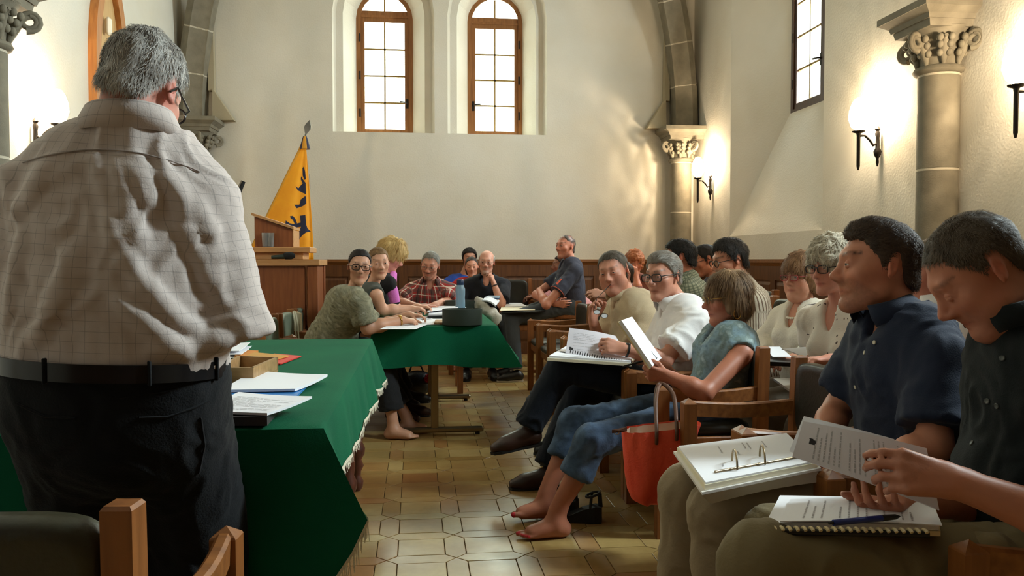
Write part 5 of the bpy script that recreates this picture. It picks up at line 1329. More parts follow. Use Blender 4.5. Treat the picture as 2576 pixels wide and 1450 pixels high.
# --- flag
FLY = 9.25
M_flag = mat('orange_flag_cloth', (244, 168, 18), .7, noise=(6, (236, 152, 14)), bump=(200, .1)); M_navy = mat('navy_print', (30, 36, 66), .8)
M_tip = mat('silver_tip', (150, 150, 148), .25, .9); M_gold = mat('gold_cord', (196, 138, 30), .6)
tip, kn, pb = at(779, 302, Y=FLY), at(764, 356, Y=FLY), at(672, 546, Y=FLY)
base = Vector((pb.x - .25, FLY, 0)); t = thing('flag', 'orange flag with a navy bird emblem hanging from a leaning pole', 'flag', base)
d_ = (pb - kn).normalized(); foot = pb + d_ * 1.75
MB().tube([kn - base - d_ * .03, foot - base], .014, 10).build('pole', M_gold, t, 60)
sp = tip - kn; q = MB(); k0 = kn - base; e = sp.normalized(); xx = Vector((0, 1, 0)).cross(e)
q.tube([k0, k0 + sp * .40], .010, 10); q.hull([k0 + sp * f + xx * w_ + Vector((0, y, 0)) for f, ws, ys in ((.38, .012, .008), (.62, .036, .01), (.75, .030, .009), (1.0, .002, .002)) for w_ in (-ws, ws) for y in (-ys, ys)]); q.build('spear_tip', M_tip, t, 30)
q = MB(); n_ = 14
for col_, off in ((0, 0), (1, .5)):
    pass
rings = [[k0 - d_ * .03 + Vector((math.cos(a) * r, math.sin(a) * r, dz)) for a in np.linspace(0, 2 * PI, 13)[:-1]] for r, dz in ((.018, .03), (.03, -.0), (.045, -.06), (.058, -.11))]
bow = MB().loft(rings, caps=True).build('ribbon_bow', [M_gold, M_navy], t, 30)
bow.data.polygons.foreach_set('material_index', [(i % 12) // 2 % 2 for i in range(len(bow.data.polygons))])
LX = [(356, 762), (380, 752), (430, 727), (480, 703), (546, 671), (600, 645), (655, 618)]; RX = [(356, 768), (380, 771), (430, 775), (480, 779), (546, 784), (600, 787), (655, 789)]
itp = lambda tab, y: np.interp(y, [p[0] for p in tab], [p[1] for p in tab])
def flag_pt(y, u, o=0.):
    l, r = itp(LX, y), itp(RX, y); p = at(l + (r - l) * u, y, Y=FLY); s = (y - 356) / 300
    fold = .05 * s * math.sin(u * 5.2 + .6) * u + .035 * s * math.sin(u * 17) * max(0, u - .35) + .02 * s * math.sin(u * 38) * max(0, u - .8) * 3
    return p + Vector((0, -.03 * s - fold - o, 0)) - base
NR, NU = 26, 40; q = MB()
ys = [356 + (655 - 356) * j / NR for j in range(NR + 1)]
q.loft([[flag_pt(y, i / NU) for i in range(NU + 1)] for y in ys], closed=False)
low = MB(); fc = q.build('flag_cloth', M_flag, t, 180); fc.modifiers.new('thick', 'SOLIDIFY').thickness = .003
q = MB(); q.tube([flag_pt(y, 0) for y in ys], .012, 8); q.build('corded_edge', M_gold, t, 60)
EM = [[(470, 335), (478, 326), (486, 355), (490, 400), (482, 405), (472, 380)], [(463, 382), (470, 398), (490, 424), (484, 432), (468, 420), (460, 400)],
      [(430, 440), (446, 454), (466, 460), (470, 425), (489, 425), (491, 490), (464, 476), (442, 466)], [(422, 551), (452, 550), (460, 520), (486, 500), (492, 506), (493, 545), (470, 560), (436, 572)],
      [(455, 615), (488, 611), (492, 668), (500, 690), (518, 708), (492, 714), (470, 730), (455, 748), (446, 780), (428, 774), (432, 742), (452, 702), (462, 680)],
      [(372, 660), (374, 644), (396, 660), (420, 665), (440, 660), (462, 655), (464, 680), (440, 684), (412, 692), (384, 700), (380, 690), (408, 678), (400, 668)], [(398, 618), (414, 616), (428, 632), (438, 660), (424, 664), (414, 640), (402, 632)],
      [(511, 370), (513, 372), (516, 458), (512, 440)]]
for pl in EM:
    # a fine patch that follows the cloth
    P_ = [(560 + x / 2.339, 280 + y / 2.339) for x, y in pl]; bm = bmesh.new(); vs = [bm.verts.new((x, y, 0)) for x, y in P_]; bm.faces.new(vs); bmesh.ops.triangulate(bm, faces=bm.faces)
    bmesh.ops.subdivide_edges(bm, edges=bm.edges, cuts=3, use_grid_fill=True); bm.verts.index_update(); q = MB(); pts = []
    for v in bm.verts:
        l, r = itp(LX, v.co.y), itp(RX, v.co.y); pts.append(flag_pt(v.co.y, (v.co.x - l) / (r - l), .004))
    q.add(pts, [[v.index for v in f.verts] for f in bm.faces]); bm.free(); q.build('emblem_piece', M_navy, t)
MB().lathe([(.16, 0), (.16, .03), (.05, .05), (.035, .12)], seg=20, c=tuple(Vector((foot.x, FLY, 0)) - base)).build('stand', M_iron, t, 50)
# --- bags and shoes on the floor
M_tote = mat('red_canvas', (248, 96, 66), .85, noise=(10, (238, 82, 56)), bump=(150, .3)); M_strap = mat('brown_leather', (92, 56, 38), .5)
hook = Vector((.985, 3.40, .585)); t = thing('tote_bag', 'red canvas tote bag hanging on the arm of the chair beside the barefoot woman', 'bag', (hook.x, 3.18, 0))
bx = Vector((hook.x, 3.18, 0)); corners = {}
YB_ = 3.16
tl, tm, tr, bl_, br = at(1566, 1090, Y=YB_), at(1640, 1062, Y=YB_), at(1745, 1046, Y=YB_), at(1585, 1240, Y=YB_), at(1672, 1268, Y=YB_)
rings = []
prof = [(1566, 1760, 1080, .075), (1568, 1752, 1100, .082), (1572, 1740, 1140, .085), (1576, 1730, 1190, .082), (1583, 1718, 1235, .07), (1592, 1705, 1258, .05), (1610, 1690, 1268, .02)]
for (l, r, y, dp) in prof:
    a, b = at(l, y, Y=YB_), at(r, y, Y=YB_); ring = []
    for k in range(36):
        an = 2 * PI * k / 36; u = .5 - .5 * math.copysign(abs(math.cos(an)) ** .6, math.cos(an)); vv = math.copysign(abs(math.sin(an)) ** .7, math.sin(an))
        wr = .006 * math.sin(k * 2.2 + y * .02) + .020 * math.sin(u * 13 + y * .012) * (y - 1060) / 200
        ring.append(a + (b - a) * u + Vector((0, vv * dp + wr, (u - .2) * (.035 if y < 1120 else .0))) - bx)
    rings.append(ring)
inner = [[p + (sum(r, Vector()) / len(r) - p) * .09 + Vector((0, 0, -.004)) for p in r] for r in rings[:3]][::-1]
q = MB(); q.loft(rings); q.f.append(tuple(range(6 * 36, 7 * 36))); q.build('bag_body', M_tote, t, 60)
q = MB(); q.loft(inner); q.build('lining', mat('pale_lining', (214, 196, 172), .8), t, 60)
for s in (-1, 1):
    a, b = at(1652, 1085, Y=YB_ + s * .085), at(1702, 1075, Y=YB_ + s * .085); top = Vector((hook.x + .03, 3.36 + s * .014, .665))
    pts = [a - bx - UP * .05, a - bx, (a * .5 + top * .5) - bx + Vector((-.012, 0, .03)), top - bx, (b * .5 + top * .5) - bx + Vector((.02, 0, .04)), b - bx, b - bx - UP * .05]
    cp = []
    for i in range(len(pts) - 1):
        for f in np.linspace(0, 1, 5)[:-1]:
            p0, p1, p2, p3 = pts[max(i - 1, 0)], pts[i], pts[i + 1], pts[min(i + 2, len(pts) - 1)]
            cp.append(.5 * ((2 * p1) + (p2 - p0) * f + (2 * p0 - 5 * p1 + 4 * p2 - p3) * f * f + (3 * p1 - p0 - 3 * p2 + p3) * f ** 3))
    MB().tube(cp + [pts[-1]], .0075, 8).build('handle', M_strap, t, 60)
MB().tube([tl - bx + Vector((-.03, -.03, .01)) + Vector((math.cos(a) * .009, 0, math.sin(a) * .009)) for a in np.linspace(0, 2 * PI, 11)[:-1]], .0022, 6, closed=True).build('ring', M_steel, t, 60)
q = MB(); q.hull([tl - bx + Vector((x, -.03, z)) for x, z in ((-.05, .02), (.01, .03), (.01, .012), (-.05, .006))] + [tl - bx + Vector((-.02, -.034, .018))]); q.build('tab', M_strap, t)
# sandals under the barefoot woman's chair
M_sole = mat('black_cork_sole', (24, 20, 20), .7)
def wedge(lab, px, py, az):
    c = at(px, py, Z=0); t = thing('wedge_sandal', lab, 'shoe', c, -R_(az)); q = MB()
    rings = []
    for y, w_, z1 in ((-.11, .028, .075), (-.08, .034, .075), (-.03, .032, .062), (.03, .036, .035), (.08, .040, .022), (.115, .030, .020), (.128, .010, .020)):
        rings.append([Vector((-w_, y, .001)), Vector((w_, y, .001)), Vector((w_ * 1.05, y, z1)), Vector((-w_ * 1.05, y, z1))])
    q.loft(rings, caps=True); q.build('sole', M_sole, t)
    for y, h_ in ((.08, .055), (.045, .065)):
        q = MB(); q.tube([(math.cos(a) * .042, y, .02 + math.sin(a) * h_) for a in np.linspace(0, PI, 10)], .006, 6); q.build('strap', M_sole, t, 60)
    q = MB(); q.tube([(math.cos(a) * .034, -.07 - .03 * math.sin(a), .08 + .045 + .01 * math.sin(a)) for a in np.linspace(0, 2 * PI, 18)[:-1]], .006, 6, closed=True); q.build('ankle_strap', M_sole, t, 60)
    q = MB(); q.tube([(-.034, -.06, .07), (-.034, -.065, .125)], .006, 6); q.tube([(.034, -.06, .07), (.034, -.065, .125)], .006, 6); q.tube([(0, -.105, .07), (0, -.1, .13)], .010, 6); q.build('heel_strap', M_sole, t, 60)
wedge('black wedge sandal tipped behind the barefoot woman\'s near foot', 1452, 1312, -75); wedge('black wedge sandal beyond, behind her far foot', 1395, 1292, -60)
# black bag with a red pom-pom under the far table
c = at(1050, 1000, Z=0); t = thing('handbag', 'black leather handbag with a red pom-pom under the far table', 'bag', (c.x, c.y + .1, 0))
mb = MB().sphere((0, 0, .11), (.15, .09, .11), 20, 12); mb.v[0][:, 2] = np.maximum(mb.v[0][:, 2], .002); mb.build('bag_body', mat('black_leather', (18, 17, 18), .35, bump=(40, .3)), t, 180)
MB().tube([(-.08, 0, .17), (-.05, 0, .26), (.03, 0, .26), (.07, 0, .17)], .008, 8).build('handle', M_black, t, 60)
q = MB(); pc = Vector((.10, -.09, .16))
for i in range(260):
    d = Vector(rng.normal(size=3)).normalized(); q.tube([pc, pc + d * random.uniform(.036, .046)], [.004, .0015], 4, caps=False)
q.sphere(pc, .030, 12, 8); q.build('pom_pom', mat('red_fur', (186, 24, 30), .9), t, 60, kind='stuff')
# cream bag on the back of the chair under the desk
a, b, c2, d2 = at(708, 858, Y=6.42), at(752, 858, Y=6.42), at(752, 790, Y=6.46), at(736, 782, Y=6.46); bs = (a + b + c2 + d2) / 4
t = thing('cloth_bag', 'cream cloth bag hanging on the grey-green chair under the desk', 'bag', bs)
q = MB()
q.loft([[p + UP * z_ + Vector((0, o_, 0)) - bs for p, z_, o_ in ((a, -.18, 0), (at(722, 820, Y=6.43), 0, -.02), (d2, 0, 0), (c2, 0, .02), (at(754, 820, Y=6.43), 0, .03), (b, -.18, .02))], [p + UP * z_ + Vector((.01, o_ + .05, 0)) - bs for p, z_, o_ in ((a, -.18, 0), (at(722, 820, Y=6.43), 0, -.02), (d2, 0, 0), (c2, 0, .02), (at(754, 820, Y=6.43), 0, .03), (b, -.18, .02))]], caps=True)
q.build('bag_body', mat('cream_canvas', (206, 196, 164), .85, bump=(60, .4)), t, 40)
for s in (0, .018): 
    q = MB(); q.tube([at(738, 784, Y=6.42) - bs + Vector((s, -.02, 0)), at(744, 820, Y=6.40) - bs + Vector((s, -.02, 0)), at(748, 862, Y=6.40) - bs + Vector((s, -.02, -.05))], .006, 6); q.build('strap', mat('cream_strap', (232, 224, 196), .8), t, 60)
# ================================================================== the people
V = lambda px, py, Y: at(px, py, Y=Y)
X_ = Vector((1, 0, 0)); Y_ = Vector((0, 1, 0))
C_khaki = cloth('khaki_twill', (150, 132, 106)); C_olivek = cloth('olive_twill', (118, 104, 74)); C_navytr = cloth('navy_trousers', (26, 32, 44)); C_blackj = cloth('black_denim', (18, 20, 24), bump=(220, .2))
C_jeans = cloth('blue_denim', (62, 78, 98), pattern=p_blotch([(44, 54, 68), (62, 80, 104), (92, 116, 148)], 9)); C_greyj = cloth('grey_denim', (70, 76, 82)); C_dark = cloth('dark_skirt', (30, 30, 32))
S_brown = mat('brown_shoe_leather', (58, 36, 28), .38, bump=(60, .1)); S_black = mat('black_shoe_leather', (22, 20, 20), .4); S_pale = mat('pale_sole', (190, 184, 174), .6)
M_gl = mat('black_spectacle_frame', (20, 18, 18), .3); M_glb = mat('brown_spectacle_frame', (60, 34, 30), .3); M_glm = mat('thin_metal_frame', (120, 110, 100), .3, .8); M_glr = mat('red_spectacle_frame', (150, 34, 34), .35); M_ggold = mat('gold', (214, 170, 90), .25, 1.)
M_btn = mat('pale_button', (206, 198, 178), .4)
def rel(o, out, name, m, smooth=60, label=None):
    ob = o.build(name, m, out['root'], smooth); ob.data.transform(Matrix.Translation(-out['base']))
    if label: ob['label'] = label
    return ob
def buttons(out, pix, m=M_btn, r=.006, target='shirt'):
    """small round buttons sewn where the sight line meets the cloth"""
    from mathutils.bvhtree import BVHTree
    me = out[target].data; b = out['base']; bv = BVHTree.FromPolygons([v.co + b for v in me.vertices], [tuple(p.vertices) for p in me.polygons])
    for px, py in pix:
        d = (at(px, py, Y=1) - cam.location).normalized(); hit = bv.ray_cast(cam.location, d)
        if hit[0] is None: continue
        q = MB(); q.lathe([(r * .5, -.001), (r, 0), (r, .0022), (r * .8, .003), (r * .6, .0022)], c=hit[0], seg=12, rot=rotm(hit[1].orthogonal(), hit[1])); rel(q, out, 'button', m, 40)
def watch(out, k, m, face=True):
    S, E, W_ = out['J'][k]; d = (W_ - E).normalized(); c = W_ - d * .015; a = d.orthogonal().normalized(); b = d.cross(a); q = MB()
    q.tube([c + (a * math.cos(t) + b * math.sin(t)) * .031 for t in np.linspace(0, 2 * PI, 17)[:-1]], .006, 6, closed=True)
    if face: q.sphere(c + UP * .03, (.016, .016, .007), 10, 6)
    rel(q, out, 'wristwatch', m)
NECK = 0
# ---------------- the standing man, seen from behind
G1 = (208, 195, 189)
C_grid = cloth('fine_checked_shirt', G1, pattern=p_grid(G1, (160, 150, 146), .0205, .0013, .6), bump=(300, .1))
pv = V(292, 950, 1.86); pv.z = .90
FOLDS = [[(245, 400), (262, 520), (300, 620), (360, 720), (440, 800), (540, 870)], [(292, 395), (312, 480), (330, 560), (352, 620)], [(400, 400), (428, 470), (470, 590), (520, 680), (535, 730)], [(335, 400), (360, 470), (388, 525)],
         [(62, 580), (45, 690), (25, 800)], [(120, 420), (90, 480), (40, 560)], [(480, 480), (520, 560), (540, 640)], [(380, 880), (460, 880), (560, 850)], [(180, 620), (150, 740), (90, 860)], [(450, 440), (455, 520), (500, 560)], [(300, 760), (380, 830), (470, 900)]]
def folds(F, out):
    from mathutils.bvhtree import BVHTree
    v, f = F.mesh(); bv = BVHTree.FromPolygons([Vector(p) for p in v], [tuple(int(i) for i in q) for q in f])
    for ln in FOLDS:
        P = []
        for (x0, y0), (x1, y1) in zip(ln[:-1], ln[1:]):
            for t in (0, .34, .67): P.append((x0 + (x1 - x0) * t, y0 + (y1 - y0) * t))
        P.append(ln[-1]); W3 = []
        for px, py in P:
            d = (at(px, py, Y=1) - cam.location).normalized(); h_ = bv.ray_cast(cam.location, d)
            if h_[0]: W3.append(h_[0] - h_[1] * .003)
        n = len(W3)
        for i in range(n - 1):
            r = .013 * (.35 + .65 * math.sin(PI * min(1, (i + .6) / n))); F.cap(W3[i], W3[i + 1], r, r, .022)
cutn = Vector((.06, 0, 1)); bp_ = Vector((pv.x, 1.86, at(290, 928, Y=1.75).z))
p1 = person('standing older man with grey hair in a white checked shirt, seen from behind', V(358, 222, 1.84), (8, 22, 12), -8, pv, s=1.07, h=.006, girth=1.22, shw=.185, skin=(206, 140, 122),
    neckpt=V(318, 366, 1.85),
    arms={'R': dict(e=V(580, 816, 1.87), w=V(545, 836, 2.12), n=-UP, sh=V(504, 506, 1.87)), 'L': dict(e=V(-8, 815, 1.87), w=V(60, 840, 2.12), n=-UP, sh=V(84, 486, 1.87))},
    legs={'R': dict(a=Vector((pv.x + .13, 1.87, .09)), toe=Y_, pole=Y_), 'L': dict(a=Vector((pv.x - .13, 1.87, .09)), toe=Y_, pole=Y_)},
    shirt=dict(m=C_grid, h=.0084, ext=1.13, sleeve=.99, sw=.036, fit=.006, collar=.052, open=1.2, wr=.006, folds=folds, cut=(bp_, -cutn)), pants=dict(m=C_blackj, cut=(bp_ + UP * .012, cutn), wr=.004, fit=.004, hemw=.10, thigh=.122, knee=.112, hip=.203, fz=.70), shoes=dict(m=S_black),
    hr=H_short((134, 126, 118), (208, 204, 198), t=.003, strands=9000, len=.020, width=.0008, amp=.005, mess=.45, crown=(0, -.06, .10), line=0.07, cfreq=(38, 38, 22), lift=.22), fo=dict(eyes=True, wide=.96, hs=.92, fat=.5, browc=(150, 145, 140)),
    spec=dict(m=M_gl, shape='round', w=.025, hh=.021, thick=.0028))
# belt and jeans details
q = MB(); ring = []; g_ = .172 * 1.22 + .013
for t_ in np.linspace(0, 2 * PI, 41)[:-1]:
    c_ = math.cos(t_); s_ = math.sin(t_); ring.append(bp_ + p1['rb'] * (c_ * g_ * 1.0) + p1['fb'] * (s_ * g_ * .80) + UP * (-.06 * c_ * g_))
q.loft([[p + UP * z + (p - bp_) * o for p in ring] for z, o in ((-.020, -.02), (-.020, .02), (.016, .02), (.016, -.02), (-.020, -.02))]); rel(q, p1, 'belt', mat('black_belt_leather', (22, 22, 24), .22), 40)
for an in (-.4, -1.15, -2.0, -2.75):
    c_ = math.cos(an); s_ = math.sin(an); p = bp_ + p1['rb'] * (c_ * g_ * 1.018) + p1['fb'] * (s_ * g_ * .815) + UP * (-.06 * c_ * g_)
    q = MB(); q.box(p, (.012, .006, .050), RZ(math.atan2(s_, c_) - p1['fb'].x), .002); rel(q, p1, 'belt_loop', C_blackj)
from mathutils.bvhtree import BVHTree
def on_pants(out, px, py, tgt='pants'):
    me = out[tgt].data; b = out['base']; bv = BVHTree.FromPolygons([v.co + b for v in me.vertices], [tuple(p.vertices) for p in me.polygons])
    d = (at(px, py, Y=1) - cam.location).normalized(); return bv.ray_cast(cam.location, d)
for ln, nm in (([(350, 1052), (420, 1050), (490, 1025), (525, 1008)], 'pocket_seam'), ([(40, 1015), (110, 1048), (190, 1052)], 'pocket_seam'), ([(505, 1050), (515, 1120), (500, 1190)], 'pocket_seam'), ([(300, 1000), (420, 985), (520, 950)], 'yoke_seam')):
    pts = [on_pants(p1, x, y) for x, y in ln]; pts = [p[0] + p[1] * .001 for p in pts if p[0]]
    if len(pts) > 1: q = MB(); q.tube(pts, .0028, 6); rel(q, p1, nm, C_blackj)
hp = on_pants(p1, 452, 945)
if hp[0]: q = MB(); q.box(hp[0] + hp[1] * .002, (.030, .004, .009), RZ(math.atan2(hp[1].y, hp[1].x) + PI / 2), .001); rel(q, p1, 'jeans_label', mat('silver_label', (150, 150, 150), .4))
ys_ = [(30 + i * 54, 366 + 18 * abs(i - 4) ** 1.25 * (.36 if i > 4 else .5)) for i in range(0, 10)]
pts = [on_pants(p1, x, 378 + (abs(x - 250) / 250) ** 2 * 55, 'shirt') for x in range(60, 520, 26)]; pts = [p[0] + p[1] * .002 for p in pts if p[0]]
q = MB(); q.tube(pts, .0016, 6); rel(q, p1, 'yoke_seam', C_grid)

# ---------------- women on the left of the far table
C_ol = cloth('olive_print_blouse', (120, 116, 92), pattern=p_blotch([(98, 94, 72), (140, 136, 112), (112, 108, 88), (158, 154, 134)], 26))
pl = Vector((-.66, 5.64, .50))
legL = lambda y, x=-.12, **k: {'R': dict(a=Vector((x - .03, y - .10, .085)), toe=(1, -.3, 0), **k), 'L': dict(a=Vector((x + .06, y + .10, .085)), toe=(1, -.1, 0), **k)}
p2 = person('woman with dark tied hair, glasses and olive patterned blouse leaning on the far table', V(905, 671, 5.50), (172, 2, -3), 72, pl, s=.97, h=.0078, fem=True, shw=.165, girth=1.12, skin=(198, 146, 118),
    arms={'R': dict(e=V(925, 826, 5.36), w=V(1012, 806, 5.44), f=(1, .15, -.1), n=(-.1, .3, -1), curl=(.45, .55, .6, .65)), 'L': dict(w=V(1030, 794, 5.66), pole=(0, .4, -1), f=(1, -.2, 0), n=-UP)},
    legs=legL(5.6, bare=True), shirt=dict(m=C_ol, sleeve=.80, sw=.030, fit=.006, vneck=.04, wr=.005), pants=dict(m=C_dark, to=.72, hemw=.085), fo=dict(arm=1.12, chin=.8),
    hr=H_pull((40, 30, 28), (22, 18, 18), bun=(0, -.10, .02), line=.074),
    spec=dict(m=M_gl, shape='rect', w=.026, hh=.019, thick=.0026))
watch(p2, 'R', M_ggold)
p3 = person('young woman with brown pulled-back hair in a grey sleeveless top, second at the far table', V(953, 662, 6.10), (166, 4, 4), 78, (-.66, 6.22, .50), s=.96, h=.0078, fem=True, shw=.155, skin=(212, 158, 130),
    arms={'R': dict(e=V(962, 782, 5.98), w=V(1032, 776, 6.06), f=(1, .1, 0), n=-UP), 'L': dict(w=V(1050, 772, 6.30), pole=(0, .4, -1), f=(1, -.2, 0), n=-UP)},
    legs=legL(6.2), shirt=dict(m=cloth('grey_top', (70, 72, 66)), sleeve=0, vneck=.06), pants=dict(m=C_dark), shoes=dict(m=S_brown),
    hr=H_pull((96, 70, 46), (140, 108, 72), bun=(0, -.10, -.02), line=.072))
p4 = person('blonde woman with a pink scarf looking down at the far table', V(986, 643, 6.72), (100, 30, 0), 80, (-.66, 6.80, .50), s=.98, h=.0085, fem=True, shw=.165, skin=(226, 160, 140),
    arms={'R': dict(e=V(838, 742, 6.60), w=V(880, 775, 6.72), n=-UP), 'L': dict(w=V(1072, 772, 6.78), pole=(0, .3, -1), f=(1, -.1, 0), n=-UP)},
    legs=legL(6.8), shirt=dict(m=cloth('black_knit', (24, 22, 24)), sleeve=.75, vneck=.05), pants=dict(m=C_dark), shoes=dict(m=S_black),
    hr=H_bob((186, 150, 92), (224, 192, 130), low=-.06, vol=.030, strands=2600, amp=.009, len=.05))
q = MB(); sc_ = [V(946, 694, 6.70), V(962, 700, 6.60), V(978, 712, 6.57), V(988, 735, 6.56), V(994, 762, 6.56)]
q.tube(sc_, [.030, .045, .05, .046, .040], 10); q.tube([V(990, 690, 6.70), V(986, 706, 6.62), V(980, 716, 6.58)], [.03, .04, .03], 10)
rel(q, p4, 'scarf', cloth('pink_scarf', (214, 116, 196), bump=(40, .5)), 60)

# ---------------- far end of the table and far wall
C_plaid = cloth('red_plaid_shirt', (150, 60, 56), pattern=p_plaid())
p5 = person('man with dark goatee and red plaid shirt at the end of the far table', V(1082, 667, 7.30), (192, 16, -9), 186, (.12, 7.52, .50), s=1.0, h=.0078, girth=1.12, skin=(206, 146, 122),
    arms={'R': dict(e=V(1000, 760, 7.22), w=V(1052, 772, 6.94), f=(1, -.5, 0), n=-UP), 'L': dict(e=V(1124, 762, 7.22), w=V(1092, 768, 6.92), f=(-.9, -.3, -.1), n=-UP)},
    shirt=dict(m=C_plaid, sleeve=.78, sw=.026, fit=.006, collar=.036, open=1.4, vneck=.03), fo=dict(beard=(srgb(70, 56, 50), .9), goatee=1, browc=(96, 86, 78)),
    hr=H_short((120, 116, 108), (150, 146, 138), line=0.082, len=.02), spec=dict(m=M_glm, w=.022, hh=.014, thick=.0014))
p6 = person('dark-haired man in a blue T-shirt mostly hidden behind the woman in red', V(1181, 651, 9.72), (180, 0, 0), 170, (-.02 + .40, 9.80, .5), s=1.02, h=.0085, skin=(190, 136, 112), neckpt=V(1163, 700, 9.78),
    arms={'R': dict(w=V(1135, 775, 9.5), pole=-UP, hand=False)}, shirt=dict(m=cloth('blue_tshirt', (38, 70, 152)), sleeve=.6), hr=H_short((40, 34, 30), (24, 20, 18), t=.012, strands=900))
p7 = person('woman with dark tied hair in a red top behind the balding man', V(1187, 672, 9.25), (186, 2, 4), 176, (.42, 9.42, .5), s=.95, h=.0085, fem=True, skin=(204, 142, 116), lipc=None,
    arms={'R': dict(w=V(1150, 790, 9.0), pole=-UP, hand=False)}, legs={'R': dict(a=Vector((.42, 8.92, .085)), toe=(-.1, -1, 0), bare=True)}, shirt=dict(m=cloth('red_top', (176, 30, 38)), sleeve=.6), pants=dict(m=C_dark),
    hr=H_pull((52, 44, 40), (80, 74, 70), bun=(.06, -.06, -.06), strands=700))
p8 = person('balding man with glasses and grey goatee in a dark shirt, hand on his cheek', V(1224, 660, 8.50), (190, 3, -3), 184, (.66, 8.72, .5), s=1.03, h=.0085, girth=1.08, skin=(214, 156, 134),
    arms={'L': dict(e=V(1262, 768, 8.28), w=V(1243, 716, 8.33), f=(-.28, -.02, 1), n=(-.9, .4, -.2), curl=(.5, .55, .6, .65)), 'R': dict(w=V(1150, 768, 8.3), pole=(-.5, 0, -1), f=(1, -.4, 0), n=-UP)},
    shirt=dict(m=cloth('black_shirt', (26, 28, 36)), sleeve=.8, sw=.03, fit=.006, collar=.034, open=1.6, vneck=.06), pants=dict(m=C_dark), fo=dict(beard=(srgb(150, 140, 132), .75), goatee=1, browc=(150, 130, 116)),
    legs={'R': dict(a=Vector((.5, 8.2, .085)), toe=(-.1, -1, 0)), 'L': dict(a=Vector((.76, 8.2, .085)), toe=(.1, -1, 0))}, shoes=dict(m=S_black),
    hr=H_bald((150, 146, 142), (176, 172, 166), t=.004), spec=dict(m=M_glm, w=.024, hh=.014, thick=.0016))
watch(p8, 'L', M_black)
C_polo = cloth('blue_grey_polo', (56, 58, 72))
p9 = person('man with cropped hair and folded arms in a blue-grey polo shirt', V(1423, 621, 8.2), (-122, -4, 2), -92, (1.55, 8.2, .74), s=1.04, h=.0075, girth=1.05, skin=(204, 136, 112),
    arms={'L': dict(e=V(1374, 768, 7.90), w=V(1356, 730, 8.13), f=(-.2, 1, .2), n=(1, 0, 0), hand=False), 'R': dict(e=V(1348, 742, 8.30), w=V(1396, 764, 7.99), f=(1, -.2, -.05), n=(.1, .9, .1), curl=(.2, .2, .25, .3))},
    legs={'L': dict(k=V(1288, 800, 8.02), a=V(1298, 938, 7.98), toe=(-1, -.1, 0)), 'R': dict(k=V(1275, 798, 8.3), a=V(1275, 930, 8.22), toe=(-1, -.1, 0))},
    shirt=dict(m=C_polo, sleeve=.62, sw=.030, fit=.004, collar=.030, open=1.5, vneck=.05), pants=dict(m=C_greyj), shoes=dict(m=S_black, sole=S_pale), fo=dict(scalp=.65, beard=(srgb(110, 80, 68), .35), browc=(80, 60, 50)),
    hr=H_short((84, 74, 70), (98, 88, 82), t=-.003, line=0.084, len=.006, strands=1200))
buttons(p9, [(1404, 690), (1398, 700)])
for k_ in 'L':
    S, E, W_ = p9['J'][k_]; d = (E - S).normalized(); c_ = S + (E - S) * .61; a_ = d.orthogonal().normalized(); b_ = d.cross(a_); q = MB()
    q.tube([c_ + (a_ * math.cos(t) + b_ * math.sin(t)) * .078 for t in np.linspace(0, 2 * PI, 21)[:-1]], .004, 6, closed=True); rel(q, p9, 'sleeve_trim', mat('coral_trim', (190, 92, 72), .8))
hp = on_pants(p9, 1404, 712, 'shirt')
if hp[0]: q = MB(); q.prism([(-.02, -.012), (-.005, -.03), (.035, .045), (.02, .05)], Matrix.Translation(hp[0] + hp[1] * .003) @ rotm(UP.cross(hp[1]).cross(hp[1]) * -1, hp[1]).to_4x4(), .003); rel(q, p9, 'printed_patch', mat('coral_print', (200, 84, 60), .8))
p10 = person('person in a pink shirt sitting behind the man with folded arms', V(1412, 668, 9.0), (-88, 0, 0), -90, (1.98, 9.02, .5), s=.98, h=.0085, skin=(150, 100, 80), neckpt=V(1396, 706, 9.05),
    arms={'L': dict(e=V(1362, 748, 8.85), w=V(1345, 746, 8.95), f=(-1, 0, -.1), n=-UP), 'R': dict(w=V(1350, 742, 9.1), pole=-UP, f=(-1, 0, 0), n=-UP)}, shirt=dict(m=cloth('pink_shirt', (212, 150, 148), pattern=p_stripe((214, 152, 150), (190, 124, 126), .02, .006)), sleeve=1.4),
    hr=H_short((60, 46, 40), t=.006, strands=500))

# ---------------- front row along the aisle
C_beige = cloth('beige_linen_shirt', (196, 176, 146), bump=(220, .2))
p11 = person('man in a beige short-sleeved shirt chewing on his glasses, third in the front row', V(1543, 684, 4.86), (-146, 8, 10), -95, (1.40, 4.80, .50), s=1.06, h=.0062, girth=1.1, skin=(204, 142, 118),
    neckpt=V(1586, 750, 4.86),
    arms={'L': dict(e=V(1598, 892, 4.62), w=V(1512, 880, 4.52), f=(-1, 0, .1), n=-UP, sh=V(1628, 806, 4.68)), 'R': dict(e=V(1512, 882, 4.98), w=V(1492, 806, 4.84), f=(-.05, -.05, 1), n=(.7, -.6, .1), curl=(.55, .65, .7, .75), thumb=.7)},
    legs={'L': dict(a=Vector((.9, 4.7, .085)), toe=(-1, -.1, 0)), 'R': dict(a=Vector((.9, 4.95, .085)), toe=(-1, 0, 0))},
    shirt=dict(m=C_beige, sleeve=.72, sw=.034, fit=.008, collar=.042, open=1.3, vneck=.05, wr=.005), pants=dict(m=C_navytr), shoes=dict(m=S_black), fo=dict(fat=.5, wide=1.06, jaw=1.15, browc=(120, 84, 66), beard=(srgb(150, 100, 84), .25)),
    hr=H_short((74, 64, 54), (104, 96, 86), line=0.078, strands=3000, len=.018, width=.0009), look=(-8, 0))
C_white = cloth('white_shirt', (238, 234, 232), bump=(260, .1))
